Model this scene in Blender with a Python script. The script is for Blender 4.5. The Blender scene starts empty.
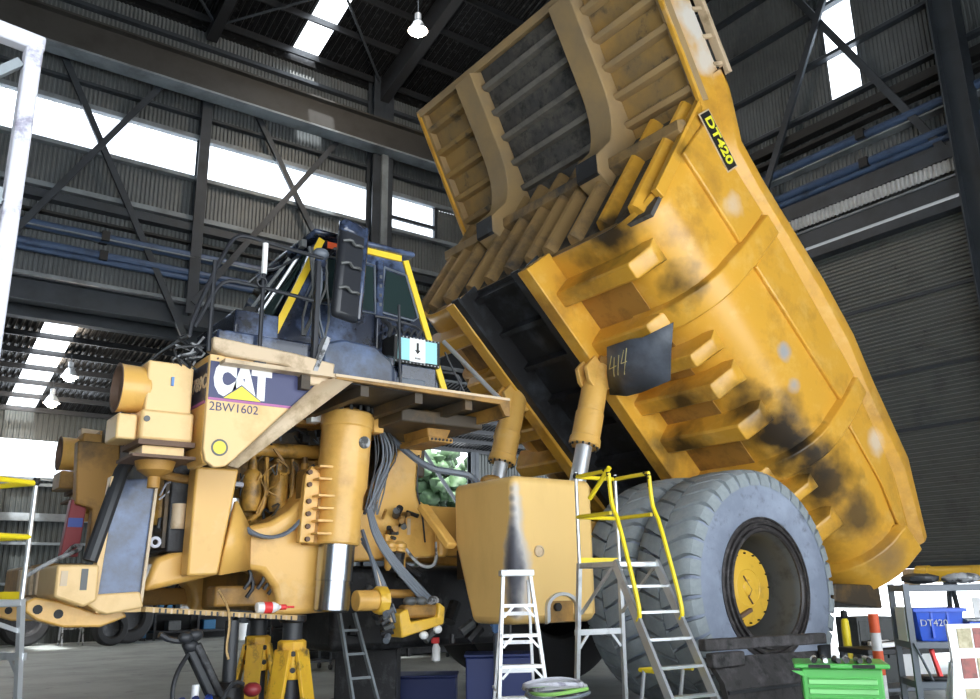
import bpy, math, random
from mathutils import Vector, Matrix
random.seed(7)
SC = bpy.context.scene
COL = SC.collection
PI = math.pi
S2 = math.sqrt(0.5)

# ------------------------------------------------------------------ camera
def make_camera():
    tilt, roll, yaw = 0.270336, -0.0155105, 0.6346145
    F = Vector((math.sin(yaw)*math.cos(tilt), math.cos(yaw)*math.cos(tilt), math.sin(tilt)))
    R = Vector((math.cos(yaw), -math.sin(yaw), 0)); U = R.cross(F)
    R2 = R*math.cos(roll) + U*math.sin(roll); U2 = -R*math.sin(roll) + U*math.cos(roll)
    cd = bpy.data.cameras.new('camera'); co = bpy.data.objects.new('camera', cd); COL.objects.link(co)
    m = Matrix((R2, U2, -F)).transposed().to_4x4(); m.translation = Vector((-10.890, -11.4615, 1.7784))
    co.matrix_world = m
    cd.sensor_width = 36; cd.lens = 861.464*36/980; cd.clip_end = 500; cd.clip_start = 0.05
    SC.camera = co
make_camera()

# ------------------------------------------------------------------ world, exposure
w = bpy.data.worlds.new('sky'); SC.world = w; w.use_nodes = True
bg = w.node_tree.nodes['Background']; bg.inputs[0].default_value = (0.86, 0.93, 1.0, 1); bg.inputs[1].default_value = 2.2
sun_d = bpy.data.lights.new('sun', 'SUN'); sun_d.energy = 9.0; sun_d.angle = math.radians(2); sun_d.color = (1.0, .98, .95)
sun = bpy.data.objects.new('sun', sun_d); COL.objects.link(sun); sun.rotation_euler = Vector((.25, 1.0, -1.9)).to_track_quat('-Z', 'Y').to_euler()
SC.view_settings.view_transform = 'Standard'; SC.view_settings.look = 'None'
SC.view_settings.gamma = 1.0; SC.view_settings.use_curve_mapping = False
SC.view_settings.exposure = 1.35
SC.cycles.use_denoising = True
SC.cycles.max_bounces = 7; SC.cycles.diffuse_bounces = 5; SC.cycles.transparent_max_bounces = 12

# ------------------------------------------------------------------ materials
MATS = {}
def mat(name, col, rough=0.55, metal=0.0, dirt_sheen=None, dirt_sheen2=None, bump=0.0, bscale=40, emit=None, stains=None, spec=0.5, coat=0.0):
    """dirt = (colour, noise scale, low, high); stains = [(x,y,z,radius,colour,strength)] marks with their own shape"""
    m = bpy.data.materials.new(name); m.use_nodes = True; nt = m.node_tree; N = nt.nodes; L = nt.links
    b = N['Principled BSDF']; b.inputs['Roughness'].default_value = rough; b.inputs['Metallic'].default_value = metal
    b.inputs['Specular IOR Level'].default_value = spec
    if coat: b.inputs['Coat Weight'].default_value = coat
    b.inputs['Base Color'].default_value = (*col, 1)
    tc = N.new('ShaderNodeTexCoord'); src = None
    def rgb(c):
        n = N.new('ShaderNodeRGB'); n.outputs[0].default_value = (*c, 1); return n.outputs[0]
    cur = None
    for k, d in enumerate((dirt_sheen, dirt_sheen2)):
        if not d: continue
        nz = N.new('ShaderNodeTexNoise'); nz.inputs['Scale'].default_value = d[1]; nz.inputs['Detail'].default_value = 7; nz.inputs['Roughness'].default_value = 0.65
        if len(d) > 4:
            mp = N.new('ShaderNodeMapping'); mp.inputs['Scale'].default_value = d[4]; L.new(tc.outputs['Object'], mp.inputs[0]); L.new(mp.outputs[0], nz.inputs['Vector'])
        else: L.new(tc.outputs['Object'], nz.inputs['Vector'])
        mr = N.new('ShaderNodeMapRange'); mr.inputs[1].default_value = d[2]; mr.inputs[2].default_value = d[3]; mr.inputs[3].default_value = 0; mr.inputs[4].default_value = 1
        L.new(nz.outputs['Fac'], mr.inputs[0])
        mx = N.new('ShaderNodeMix'); mx.data_type = 'RGBA'; L.new(mr.outputs[0], mx.inputs[0])
        L.new(cur if cur else rgb(col), mx.inputs[6]); mx.inputs[7].default_value = (*d[0], 1); cur = mx.outputs[2]
    if stains:
        geo = N.new('ShaderNodeNewGeometry')
        nz = N.new('ShaderNodeTexNoise'); nz.inputs['Scale'].default_value = 2.6; nz.inputs['Detail'].default_value = 6
        L.new(geo.outputs['Position'], nz.inputs['Vector'])
        for (x, y, z, r, c2, st) in stains:
            ds = N.new('ShaderNodeVectorMath'); ds.operation = 'DISTANCE'; L.new(geo.outputs['Position'], ds.inputs[0]); ds.inputs[1].default_value = (x, y, z)
            ad = N.new('ShaderNodeMath'); ad.operation = 'MULTIPLY_ADD'; L.new(nz.outputs['Fac'], ad.inputs[0]); ad.inputs[1].default_value = r*1.6; L.new(ds.outputs['Value'], ad.inputs[2])
            mr = N.new('ShaderNodeMapRange'); mr.inputs[1].default_value = r*1.15; mr.inputs[2].default_value = r*2.0; mr.inputs[3].default_value = st; mr.inputs[4].default_value = 0
            L.new(ad.outputs[0], mr.inputs[0])
            mx = N.new('ShaderNodeMix'); mx.data_type = 'RGBA'; L.new(mr.outputs[0], mx.inputs[0])
            L.new(cur if cur else rgb(col), mx.inputs[6]); mx.inputs[7].default_value = (*c2, 1); cur = mx.outputs[2]
    if cur: L.new(cur, b.inputs['Base Color'])
    if bump:
        nb = N.new('ShaderNodeTexNoise'); nb.inputs['Scale'].default_value = bscale; nb.inputs['Detail'].default_value = 5
        L.new(tc.outputs['Object'], nb.inputs['Vector'])
        bp = N.new('ShaderNodeBump'); bp.inputs['Strength'].default_value = bump; bp.inputs['Distance'].default_value = 0.02
        L.new(nb.outputs['Fac'], bp.inputs['Height']); L.new(bp.outputs[0], b.inputs['Normal'])
    if emit:
        b.inputs['Emission Color'].default_value = (*emit[0], 1); b.inputs['Emission Strength'].default_value = emit[1]
    MATS[name] = m; return m

def BTw(a, y, b): return Vector(((b-a)*S2, y, (a+b)*S2))
def st(a, y, b, r, c, s): p = BTw(a, y, b); return (p.x, p.y, p.z, r, c, s)
SOOT = (0.018, 0.016, 0.015); PALE = (0.78, 0.74, 0.68); BRN = (0.16, 0.09, 0.03)
Yl = (0.76, 0.44, 0.11)
mat('body_yellow', (0.70, 0.37, 0.045), 0.3, dirt_sheen=((0.42, 0.215, 0.04), 0.9, 0.5, 0.72), dirt_sheen2=((0.80, 0.50, 0.13), 2.3, 0.52, 0.8), bump=0.04, bscale=25, stains=[
    st(2.1, -3.05, 3.75, 0.62, SOOT, 0.97), st(2.9, -3.0, 3.5, 0.42, SOOT, .9), st(3.4, -2.2, 3.15, .35, SOOT, .85), st(1.4, -3.2, 3.9, .5, SOOT, .95),
    st(5.2, -3.15, 3.6, .42, SOOT, .95), st(6.4, -2.55, 3.75, .5, SOOT, .95), st(6.2, -1.9, 3.3, .4, SOOT, .7), st(6.75, -3.4, 5.1, .22, SOOT, .5),
    st(2.5, -1.6, 3.1, .55, SOOT, .9), st(.9, -3.2, 4.0, .55, SOOT, .9), st(.1, -3.3, 4.0, .5, (.06, .045, .03), .85), st(-.8, -3.4, 3.9, .35, (.2, .14, .09), .7),
    st(8.2, -3.45, 7.3, .55, PALE, .95), st(7.6, -3.45, 7.0, .35, PALE, .85), st(9.0, -3.45, 7.5, .5, PALE, .9), st(5.5, -3.42, 5.35, .25, PALE, .5), st(3.1, -3.35, 4.55, .16, (.35, .38, .42), .9), st(2.6, -3.3, 4.35, .13, (.35, .38, .42), .9), st(.6, -3.42, 5.2, .25, PALE, .6)])
mat('canopy_yellow', (0.42, 0.26, 0.085), 0.62, dirt_sheen=((0.22, 0.16, 0.09), 1.1, 0.42, 0.7), dirt_sheen2=((0.05, 0.045, 0.04), 2.2, 0.57, 0.74), bump=.1, bscale=30)
mat('canopy_grey', (0.075, 0.072, 0.07), 0.7, dirt_sheen=((0.16, 0.145, 0.12), 1.7, 0.45, 0.7), dirt_sheen2=((0.02, 0.02, 0.02), 5, 0.5, 0.7), bump=.15, bscale=24)
mat('canopy_post', (0.43, 0.29, 0.13), 0.6, dirt_sheen=((0.30, 0.22, 0.13), .8, 0.4, 0.7), bump=.04)
mat('headboard_rib', (0.33, 0.21, 0.085), 0.62, dirt_sheen=((0.07, 0.06, 0.05), 1.3, 0.46, 0.68), bump=.06)
mat('sooty_black', (0.02, 0.02, 0.022), 0.55, dirt_sheen=((0.075, 0.085, 0.1), 1.6, 0.5, 0.75), bump=.08)
mat('truck_yellow', Yl, 0.4, dirt_sheen=((0.50, 0.25, 0.05), 1.6, 0.52, 0.78), dirt_sheen2=((0.78, 0.52, 0.2), 3.1, 0.55, 0.8), bump=.03, coat=.15)
mat('lit_yellow', (0.80, 0.55, 0.25), 0.42, dirt_sheen=((0.62, 0.38, 0.14), 2.0, 0.5, 0.78), bump=.03)  # truck yellow made paler, the wash of strong daylight put into the colour
mat('dull_yellow', (0.40, 0.21, 0.045), 0.55, dirt_sheen=((0.12, 0.07, 0.025), 1.9, 0.45, 0.7), bump=.1)
mat('engine_yellow', (0.50, 0.27, 0.05), 0.45, dirt_sheen=((0.14, 0.08, 0.025), 4.5, 0.46, 0.66), bump=.15)
mat('dark_frame', (0.06, 0.045, 0.03), 0.6, dirt_sheen=((0.15, 0.09, 0.035), 2.5, 0.5, 0.7), bump=.1)
mat('tank_yellow', (0.80, 0.53, 0.19), 0.4, dirt_sheen=((0.66, 0.42, 0.14), 1.0, 0.46, 0.75, (1, 1, .3)), bump=.02, stains=[(-4.46, -3.22, 1.5+.12*k, (.15, .17, .19, .2, .2, .2, .19, .17, .15, .13, .11, .10, .09)[k], (.55, .53, .52), .85) for k in range(13)] + [(-4.52, -3.18, 1.5+.12*k, (.10, .12, .14, .15, .16, .15, .14, .12, .10, .08, .07, .06, .05)[k], (.09, .09, .11), .95) for k in range(13)] + [ (-3.7, -3.2, 1.4, .14, (.45, .42, .4), .8)])
mat('cab_black', (0.018, 0.023, 0.040), 0.2, dirt_sheen=((0.11, 0.155, 0.28), 1.9, 0.45, 0.68), dirt_sheen2=((.006, .007, .01), 3.3, .54, .64), coat=.5)  # bluish patches paint reflections into the glossy black
mat('rail_black', (0.02, 0.022, 0.028), 0.4)
mat('panel_black', (0.04, 0.05, 0.075), 0.3, dirt_sheen=((0.10, 0.16, 0.31), 1.8, 0.42, 0.68), dirt_sheen2=((.025, .03, .05), 2.6, .53, .7), coat=.2)
mat('stripe_yellow', (0.85, 0.58, 0.03), 0.4)
mat('navy', (0.045, 0.05, 0.13), 0.4)
mat('dark_navy', (0.03, 0.03, 0.05), 0.4)
mat('magenta', (0.42, 0.12, 0.32), 0.4)
mat('white_paint', (0.85, 0.85, 0.85), 0.4)
mat('letter_yellow', (0.82, 0.66, 0.05), 0.4)
mat('sticker_yellow', (0.85, 0.82, 0.05), 0.4)
mat('black_flat', (0.012, 0.012, 0.012), 0.6)
mat('deck_cream', (0.62, 0.48, 0.32), 0.5, dirt_sheen=((0.32, 0.22, 0.12), 3, 0.5, 0.7))
mat('chrome', (0.42, 0.45, 0.50), 0.24, 1.0)
mat('chrome_light', (0.72, 0.74, 0.77), 0.38, 0.7)
mat('canopy_rib_grey', (0.20, 0.185, 0.16), 0.6, dirt_sheen=((.1, .095, .09), 2.0, .45, .7), bump=.08)
mat('aluminium', (0.60, 0.62, 0.64), 0.36, 0.75, dirt_sheen=((.4, .41, .43), 6, .55, .75))
mat('ladder_aluminium', (0.80, 0.81, 0.82), 0.45, 0.15, dirt_sheen=((.5, .5, .5), 7, .55, .75))
mat('hose_black', (0.028, 0.03, 0.034), 0.45)
mat('hose_grey', (0.13, 0.15, 0.18), 0.45)
mat('hose_green', (0.25, 0.5, 0.12), 0.45)
mat('rubber_tire', (0.22, 0.255, 0.33), 0.75, dirt_sheen=((0.36, 0.41, 0.52), .9, 0.42, 0.72), dirt_sheen2=((.10, .105, .12), 3.5, .55, .75), bump=.1, bscale=30)
mat('rubber_tread', (0.25, 0.285, 0.30), 0.75, dirt_sheen=((0.42, 0.46, 0.48), 1.4, 0.42, 0.72), bump=.15, bscale=30)
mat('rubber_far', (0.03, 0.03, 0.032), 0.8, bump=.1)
mat('rubber_sheet', (0.05, 0.046, 0.046), 0.75, dirt_sheen=((.13, .12, .125), 2.5, .5, .7), dirt_sheen2=((.02, .02, .02), 6, .52, .66), bump=.4, bscale=18)
mat('rim_dark', (0.05, 0.045, 0.045), 0.4, 0.3, dirt_sheen=((.16, .15, .15), 6, .5, .72), bump=.1)
mat('rim_grey', (0.11, 0.115, 0.115), 0.5, .2, dirt_sheen=((.05, .05, .05), 3, .5, .7))
mat('hub_yellow', (0.80, 0.48, 0.05), 0.35, dirt_sheen=((.5, .27, .04), 5, .55, .8), coat=.2)
mat('rust_brown', (0.15, 0.09, 0.06), .7, bump=.1)
mat('glass_dark', (0.02, 0.035, 0.035), 0.08, coat=.5)
mat('cyan_sheet', (0.33, 0.68, 0.72), 0.45)
mat('flap_grey', (0.075, 0.085, 0.105), 0.5, dirt_sheen=((.13, .15, .19), 2.2, .45, .7), bump=.05)
mat('chalk', (0.62, 0.55, 0.25), 0.8)
mat('red_paint', (0.25, 0.025, 0.03), .45)
mat('blue_paint', (0.05, 0.09, 0.35), .45)
mat('stand_yellow', (0.78, 0.46, 0.03), 0.5, dirt_sheen=((.10, .07, .03), 5, .56, .68), dirt_sheen2=((.65, .3, .04), 2, .5, .7), bump=.05)
mat('safety_yellow', (0.85, 0.66, 0.02), 0.38)
mat('cladding_far', (0.062, 0.070, 0.068), 0.5, .25, dirt_sheen=((.04, .045, .044), .5, .4, .7))
mat('cladding', (0.145, 0.158, 0.162), 0.5, .25, dirt_sheen=((.095, .105, .108), .5, .4, .7), dirt_sheen2=((.19, .195, .185), 2.2, .55, .8))
mat('steel_grey', (0.043, 0.051, 0.062), 0.5, .2, dirt_sheen=((.026, .031, .037), 1.2, .45, .7))
mat('steel_light', (0.22, 0.25, 0.27), 0.5, .2, dirt_sheen=((.12, .13, .14), 1.2, .45, .7))
mat('steel_brown', (0.052, 0.050, 0.046), 0.55, .2, dirt_sheen=((.036, .033, .03), 1.0, .45, .7))
mat('roof_dark', (0.018, 0.019, 0.021), 0.34, .6, dirt_sheen=((.09, .095, .1), 5.5, .56, .72), bump=.3, bscale=9)
mat('purlin', (0.03, 0.032, 0.036), .4, .4)
mat('pipe_blue', (0.06, 0.10, 0.19), 0.45, .2, dirt_sheen=((.03, .045, .08), 2, .5, .7))
mat('white_batten', (0.55, 0.56, 0.56), 0.5, dirt_sheen=((.35, .36, .36), 3, .45, .7))
mat('door_slat', (0.11, 0.118, 0.112), 0.45, .3, dirt_sheen=((.07, .075, .075), 1.6, .52, .72), dirt_sheen2=((.02, .02, .02), 3.2, .66, .74))
mat('concrete', (0.33, 0.355, 0.34), 0.65, dirt_sheen=((.20, .215, .205), .55, .42, .68), dirt_sheen2=((.05, .05, .05), 1.7, .6, .74), bump=.05, bscale=12)
mat('yard', (0.58, 0.60, 0.62), 0.85, dirt_sheen=((.48, .49, .50), .3, .4, .7))
mat('leaf', (0.022, 0.055, 0.018), .6, dirt_sheen=((.05, .095, .04), 1.6, .42, .66), dirt_sheen2=((.01, .03, .01), 3.0, .5, .66))
mat('bark', (0.12, 0.09, 0.06), .8)
mat('wood', (0.52, 0.34, 0.14), .6, dirt_sheen=((.12, .08, .04), 12, .58, .66))
mat('plastic_blue', (0.012, 0.075, 0.50), .35)
mat('tarp_blue', (0.015, 0.03, 0.14), .5)
mat('tool_green', (0.10, 0.52, 0.10), .35)
mat('drawer_green', (0.30, 0.82, 0.28), .35)
mat('signal_orange', (0.85, 0.13, 0.04), .45)
mat('signal_red', (0.80, 0.05, 0.05), .4)
mat('photo_olive', (0.26, 0.23, 0.13), .5, dirt_sheen=((.42, .37, .25), 14, .45, .65))
mat('photo_red', (0.26, 0.07, 0.06), .5, dirt_sheen=((.12, .05, .04), 14, .45, .65))
mat('shelf_grey', (0.11, 0.125, 0.15), .45)
mat('bag_grey', (0.42, 0.43, 0.45), .7, dirt_sheen=((.06, .06, .06), 5, .52, .6))
mat('dirty_white', (0.50, 0.50, 0.56), .5, dirt_sheen=((.22, .21, .27), 7, .55, .66))
mat('container_blue', (0.03, 0.16, 0.32), .5, dirt_sheen=((.02, .09, .18), 2, .5, .7))
mat('dark_machine', (0.022, 0.022, 0.024), .45, .3, dirt_sheen=((.07, .07, .075), 5, .52, .7), bump=.2)
mat('lamp_glow', (1, .9, .75), .5, emit=((1.0, .82, .62), 30))
mat('lamp_shade', (0.45, 0.46, 0.47), .4, .5)
mat('clear_plastic', (0.75, 0.75, 0.76), .3)
mat('rag_blue', (0.16, 0.3, 0.6), .8)
def translucent(name, col, share):
    m = bpy.data.materials.new(name); m.use_nodes = True; nt = m.node_tree; N = nt.nodes; L = nt.links
    N.remove(N['Principled BSDF']); out = N['Material Output']
    t = N.new('ShaderNodeBsdfTransparent'); t.inputs[0].default_value = (*col, 1)
    d = N.new('ShaderNodeBsdfTranslucent'); d.inputs[0].default_value = (*col, 1)
    mx = N.new('ShaderNodeMixShader'); mx.inputs[0].default_value = share; L.new(t.outputs[0], mx.inputs[1]); L.new(d.outputs[0], mx.inputs[2]); L.new(mx.outputs[0], out.inputs[0])
    MATS[name] = m
translucent('fibreglass', (0.96, 0.98, 1.0), 0.35)

# ------------------------------------------------------------------ mesh builder
class MB:
    def __init__(s, tf=None): s.v = []; s.f = []; s.tf = tf
    def add(s, vs, fs):
        o = len(s.v)
        for p in vs: s.v.append(tuple(s.tf(*p)) if s.tf else tuple(p))
        for f in fs: s.f.append([i+o for i in f])
        return s
    def box(s, x0, x1, y0, y1, z0, z1):
        vs = [(x, y, z) for x in (x0, x1) for y in (y0, y1) for z in (z0, z1)]
        return s.add(vs, [(0, 1, 3, 2), (4, 6, 7, 5), (0, 4, 5, 1), (2, 3, 7, 6), (0, 2, 6, 4), (1, 5, 7, 3)])
    def prism(s, poly, lo, hi, axis='y'):
        n = len(poly)
        def P(p, h): return (p[0], h, p[1]) if axis == 'y' else ((h, p[0], p[1]) if axis == 'x' else (p[0], p[1], h))
        vs = [P(p, lo) for p in poly] + [P(p, hi) for p in poly]
        return s.add(vs, [tuple(range(n)), tuple(range(2*n-1, n-1, -1))] + [(i, n+i, n+(i+1) % n, (i+1) % n) for i in range(n)])
    def loft(s, rings, closed=True, caps=True):
        n = len(rings[0]); vs = [p for r in rings for p in r]; fs = []
        for k in range(len(rings)-1):
            for i in range(n if closed else n-1):
                j = (i+1) % n; fs.append((k*n+i, k*n+j, (k+1)*n+j, (k+1)*n+i))
        if caps and closed: fs += [tuple(range(n-1, -1, -1)), tuple(range((len(rings)-1)*n, len(rings)*n))]
        return s.add(vs, fs)
    def cyl(s, p0, p1, r0, r1=None, n=14, caps=True):
        p0 = Vector(p0); p1 = Vector(p1); r1 = r0 if r1 is None else r1
        d = (p1-p0).normalized(); u = d.orthogonal().normalized(); v = d.cross(u)
        R = lambda p, r: [tuple(p + (u*math.cos(2*PI*i/n) + v*math.sin(2*PI*i/n))*r) for i in range(n)]
        return s.loft([R(p0, r0), R(p1, r1)], True, caps)
    def tube(s, pts, r, n=7, sm=0):
        pts = [Vector(p) for p in pts]
        for _ in range(sm):
            q = [pts[0]]
            for a, b in zip(pts, pts[1:]): q += [a*.75+b*.25, a*.25+b*.75]
            q.append(pts[-1]); pts = q
        u = (pts[1]-pts[0]).normalized().orthogonal().normalized(); rings = []
        for i, p in enumerate(pts):
            d = (pts[min(i+1, len(pts)-1)]-pts[max(i-1, 0)]).normalized()
            u = (u - d*u.dot(d)).normalized(); v = d.cross(u)
            rings.append([tuple(p + (u*math.cos(2*PI*k/n) + v*math.sin(2*PI*k/n))*r) for k in range(n)])
        return s.loft(rings)
    def bar(s, p0, p1, w, h, up=(0, 0, 1)):
        p0 = Vector(p0); p1 = Vector(p1); d = (p1-p0).normalized(); up = Vector(up)
        a = d.cross(up).normalized(); b = a.cross(d)
        R = lambda p: [tuple(p+a*w/2+b*h/2), tuple(p-a*w/2+b*h/2), tuple(p-a*w/2-b*h/2), tuple(p+a*w/2-b*h/2)]
        return s.loft([R(p0), R(p1)])
    def lathe(s, prof, origin, axis=(0, 0, 1), n=24, closed=False):
        o = Vector(origin); d = Vector(axis).normalized(); u = d.orthogonal().normalized(); v = d.cross(u); rings = []
        for r, h in prof: rings.append([tuple(o + d*h + (u*math.cos(2*PI*i/n) + v*math.sin(2*PI*i/n))*max(r, 1e-4)) for i in range(n)])
        return s.loft(rings, True, not closed)
    def ico(s, c, rx, ry, rz, seg=8, jit=0):
        c = Vector(c); rings = []
        for k in range(1, seg):
            th = PI*k/seg; rr = []
            for i in range(seg*2):
                j = 1 + random.uniform(-jit, jit)
                rr.append((c.x+rx*math.sin(th)*math.cos(PI*i/seg)*j, c.y+ry*math.sin(th)*math.sin(PI*i/seg)*j, c.z+rz*math.cos(th)*j))
            rings.append(rr)
        return s.loft(rings)
    def mesh(s, name, smooth=35):
        me = bpy.data.meshes.new(name); me.from_pydata(s.v, [], s.f); me.validate()
        import bmesh
        bm = bmesh.new(); bm.from_mesh(me); bmesh.ops.recalc_face_normals(bm, faces=bm.faces); bm.to_mesh(me); bm.free()
        if smooth:
            me.polygons.foreach_set('use_smooth', [True]*len(me.polygons)); me.set_sharp_from_angle(angle=math.radians(smooth))
        return me
    def build(s, name, m, parent=None, bevel=0, label=None, smooth=35, seg=2):
        o = bpy.data.objects.new(name, s.mesh(name, smooth)); COL.objects.link(o)
        o.data.materials.append(MATS[m])
        if parent is not None: o.parent = parent
        if bevel:
            b = o.modifiers.new('bevel', 'BEVEL'); b.width = bevel; b.segments = seg; b.limit_method = 'ANGLE'; b.angle_limit = math.radians(40); b.harden_normals = False
        if label: o['label'] = label
        return o
def tag(o, label, cat=None, group=None, kind=None):
    o['label'] = label
    if cat: o['category'] = cat
    if group: o['group'] = group
    if kind: o['kind'] = kind
    return o
def thing(name, label, cat, loc=(0, 0, 0), rz=0, group=None):
    o = bpy.data.objects.new(name, None); COL.objects.link(o); o.location = loc; o.rotation_euler = (0, 0, rz); o.empty_display_size = .2
    return tag(o, label, cat, group)
def inst(o, parent, loc=None, rot=None):
    c = o.copy(); COL.objects.link(c); c.parent = parent
    if loc is not None: c.location = loc
    if rot is not None: c.rotation_euler = rot
    return c
def place(o, loc, rz=0):
    o.location = loc; o.rotation_euler = (0, 0, rz); return o
def text(name, body, origin, ex, ey, size, m, parent, depth=.006, off=0.0, sx=1.0, label=None):
    cu = bpy.data.curves.new(name, 'FONT'); cu.body = body; cu.size = size; cu.extrude = depth; cu.offset = off; cu.align_x = 'CENTER'; cu.align_y = 'CENTER'; cu.resolution_u = 3
    t = bpy.data.objects.new(name+'_src', cu); COL.objects.link(t)
    dg = bpy.context.evaluated_depsgraph_get(); me = bpy.data.meshes.new_from_object(t.evaluated_get(dg)); bpy.data.objects.remove(t); me.name = name
    o = bpy.data.objects.new(name, me); COL.objects.link(o); me.materials.clear(); me.materials.append(MATS[m])
    ex = Vector(ex).normalized(); ey = Vector(ey).normalized(); ez = ex.cross(ey)
    M = Matrix((ex*sx, ey, ez)).transposed().to_4x4(); M.translation = Vector(origin)
    me.transform(M)
    if parent is not None: o.parent = parent
    if label: o['label'] = label
    return o
# ------------------------------------------------------------------ the building
def corr(mb, axis, u0, u1, v0, v1, base, pitch=.115, depth=.035, slope=None):
    """trapezoid-ribbed sheet; axis 'y': wall in x-z at y=base; 'x': wall in y-z at x=base; ribs run along v"""
    n = max(1, int((u1-u0)/pitch)); us = []
    for i in range(n):
        a = u0 + (u1-u0)*i/n; p = (u1-u0)/n
        us += [(a, 0), (a+p*.35, 0), (a+p*.5, 1), (a+p*.85, 1)]
    us.append((u1, 0)); vs = []; fs = []
    for (u, k) in us:
        for v in (v0, v1):
            h = base + k*depth
            if axis == 'y': vs.append((u, h, v))
            elif axis == 'x': vs.append((h, u, v))
            elif axis == 'h': vs.append((base + k*depth, v, u))      # ribs run along y, stacked in z (door slats)
            else: vs.append((u, v, slope(v) + k*depth))             # roof
    for i in range(len(us)-1): fs.append((2*i, 2*i+1, 2*i+3, 2*i+2))
    mb.add(vs, fs)
def struct(o, label, cat): o['kind'] = 'structure'; o['label'] = label; o['category'] = cat; return o

fl = struct(MB().box(-26, 10.2, -20, 26.7, -.3, 0).build('floor', 'concrete'), 'grey stained concrete workshop floor', 'floor')
yd = struct(MB().box(-160, 160, -160, 160, -.6, -.31).build('ground', 'yard'), 'pale yard ground outside the workshop', 'ground')

# back wall
YW = 12.0
mb = MB(); corr(mb, 'y', -26, 10, 9.58, 13.42, YW); corr(mb, 'y', -26, 10, 14.6, 18.62, YW); corr(mb, 'y', 4.1, 10, 13.42, 14.6, YW)
wb = struct(mb.build('wall_back', 'cladding', smooth=0), 'corrugated steel upper wall behind the truck, open to the next bay below', 'wall')
W1 = struct(MB().box(-26, 4.1, 12.05, 12.09, 13.42, 13.47).build('window_1', 'steel_light'), 'long translucent window strip in the back wall', 'window')
for i in range(15):
    x0 = -26 + i*30.1/15
    MB().box(x0+.02, x0+30.1/15-.02, 12.03, 12.05, 13.46, 14.58).build('pane', 'fibreglass', W1)
def girt(z, x0=-26, x1=10, d=.2, h=.16, m='steel_light', y=YW, p=wb, name='girt'): MB().box(x0, x1, y-d, y-.01, z-h/2, z+h/2).build(name, m, p)
girt(14.66, h=.14); girt(13.36, h=.12); girt(12.1, h=.14); girt(15.35, h=.08, m='steel_grey'); girt(17.75, h=.12, m='steel_grey'); girt(9.62, h=.1)
girt(11.78, h=.22, d=.3, m='steel_grey'); girt(11.35, h=.06, d=.22, m='black_flat')
MB().box(4.0, 4.12, YW-.1, YW+.03, 13.3, 14.66).build('window_frame', 'steel_grey', W1)
MB().box(2.2, 4.05, YW-.12, YW-.02, 13.78, 13.9).build('window_rail', 'steel_grey', W1)
for z, r in ((10.92, .13), (10.42, .11), (10.25, .08)):
    MB().cyl((-26, 11.75, z), (10, 11.75, z), r, n=10).build('pipe', 'pipe_blue', wb)
MB().box(-26, 10, 11.6, 11.95, 10.83, 10.87).build('pipe_tray', 'steel_light', wb)
for x in (-6.5, -1.0, 3.5):
    for z in (10.95, 10.4): MB().box(x-.1, x+.1, 11.58, 11.98, z-.14, z+.12).build('pipe_bracket', 'black_flat', wb)
def ibeam(p0, p1, w, h, m, par, name, up=(0, 0, 1), mf=None):
    p0 = Vector(p0); p1 = Vector(p1); b = MB().bar(p0, p1, .03, h, up); u = Vector(up)
    d = (p1-p0).normalized(); a = d.cross(u).normalized(); u2 = a.cross(d)
    for s in (-1, 1): b.bar(p0+u2*s*(h/2-.02), p1+u2*s*(h/2-.02), w, .04, up)
    return b.build(name, m, par)
def brace(p0, p1, par, w=.17, up=(0, 1, 0)): 
    MB().bar(p0, p1, w, .1, up).build('brace', 'steel_grey', par)
brace((-8.3, 11.72, 16.4), (-4.25, 11.72, 8.6), wb); brace((-5.2, 11.6, 16.3), (-8.9, 11.6, 10.1), wb)
brace((-2.75, 11.72, 16.2), (.1, 11.72, 11.4), wb); brace((.05, 11.6, 15.75), (-4.1, 11.6, 9.5), wb)
MB().bar((-12.4, 11.7, 16.3), (-8.6, 11.7, 9), .17, .1, (0, 1, 0)).build('brace', 'steel_grey', wb)
ibeam((-4.12, 11.75, 9.2), (-4.12, 11.75, 16.3), .3, .3, 'steel_grey', wb, 'column', (0, 1, 0))
ibeam((1.65, 11.6, 0), (1.65, 11.6, 18.6), .75, .45, 'steel_grey', wb, 'column', (0, 1, 0))
MB().box(1.55, 1.78, 11.25, 11.33, 3, 15.7).build('flange_stripe', 'steel_light', wb)  # pale strip added on the column for the light stripe of its flange
ibeam((-10, 11.6, 0), (-10, 11.6, 18.6), .75, .45, 'steel_grey', wb, 'column', (0, 1, 0))
# crane runway girder
g = MB().box(-26, 9.8, 11.1, 11.16, 15.7, 16.72); g.box(-26, 9.8, 10.9, 11.36, 16.68, 16.74); gr = g.build('girder', 'steel_brown', wb)
MB().box(-26, 9.8, 10.86, 11.42, 15.66, 15.72).build('girder_flange', 'steel_light', gr)
# header beam over the opening
ibeam((-26, 11.9, 9.2), (10, 11.9, 9.2), .4, .62, 'steel_grey', wb, 'header_beam')
ibeam((-26, 12.9, 8.95), (10, 12.9, 8.95), .3, .4, 'steel_grey', wb, 'header_beam')

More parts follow.
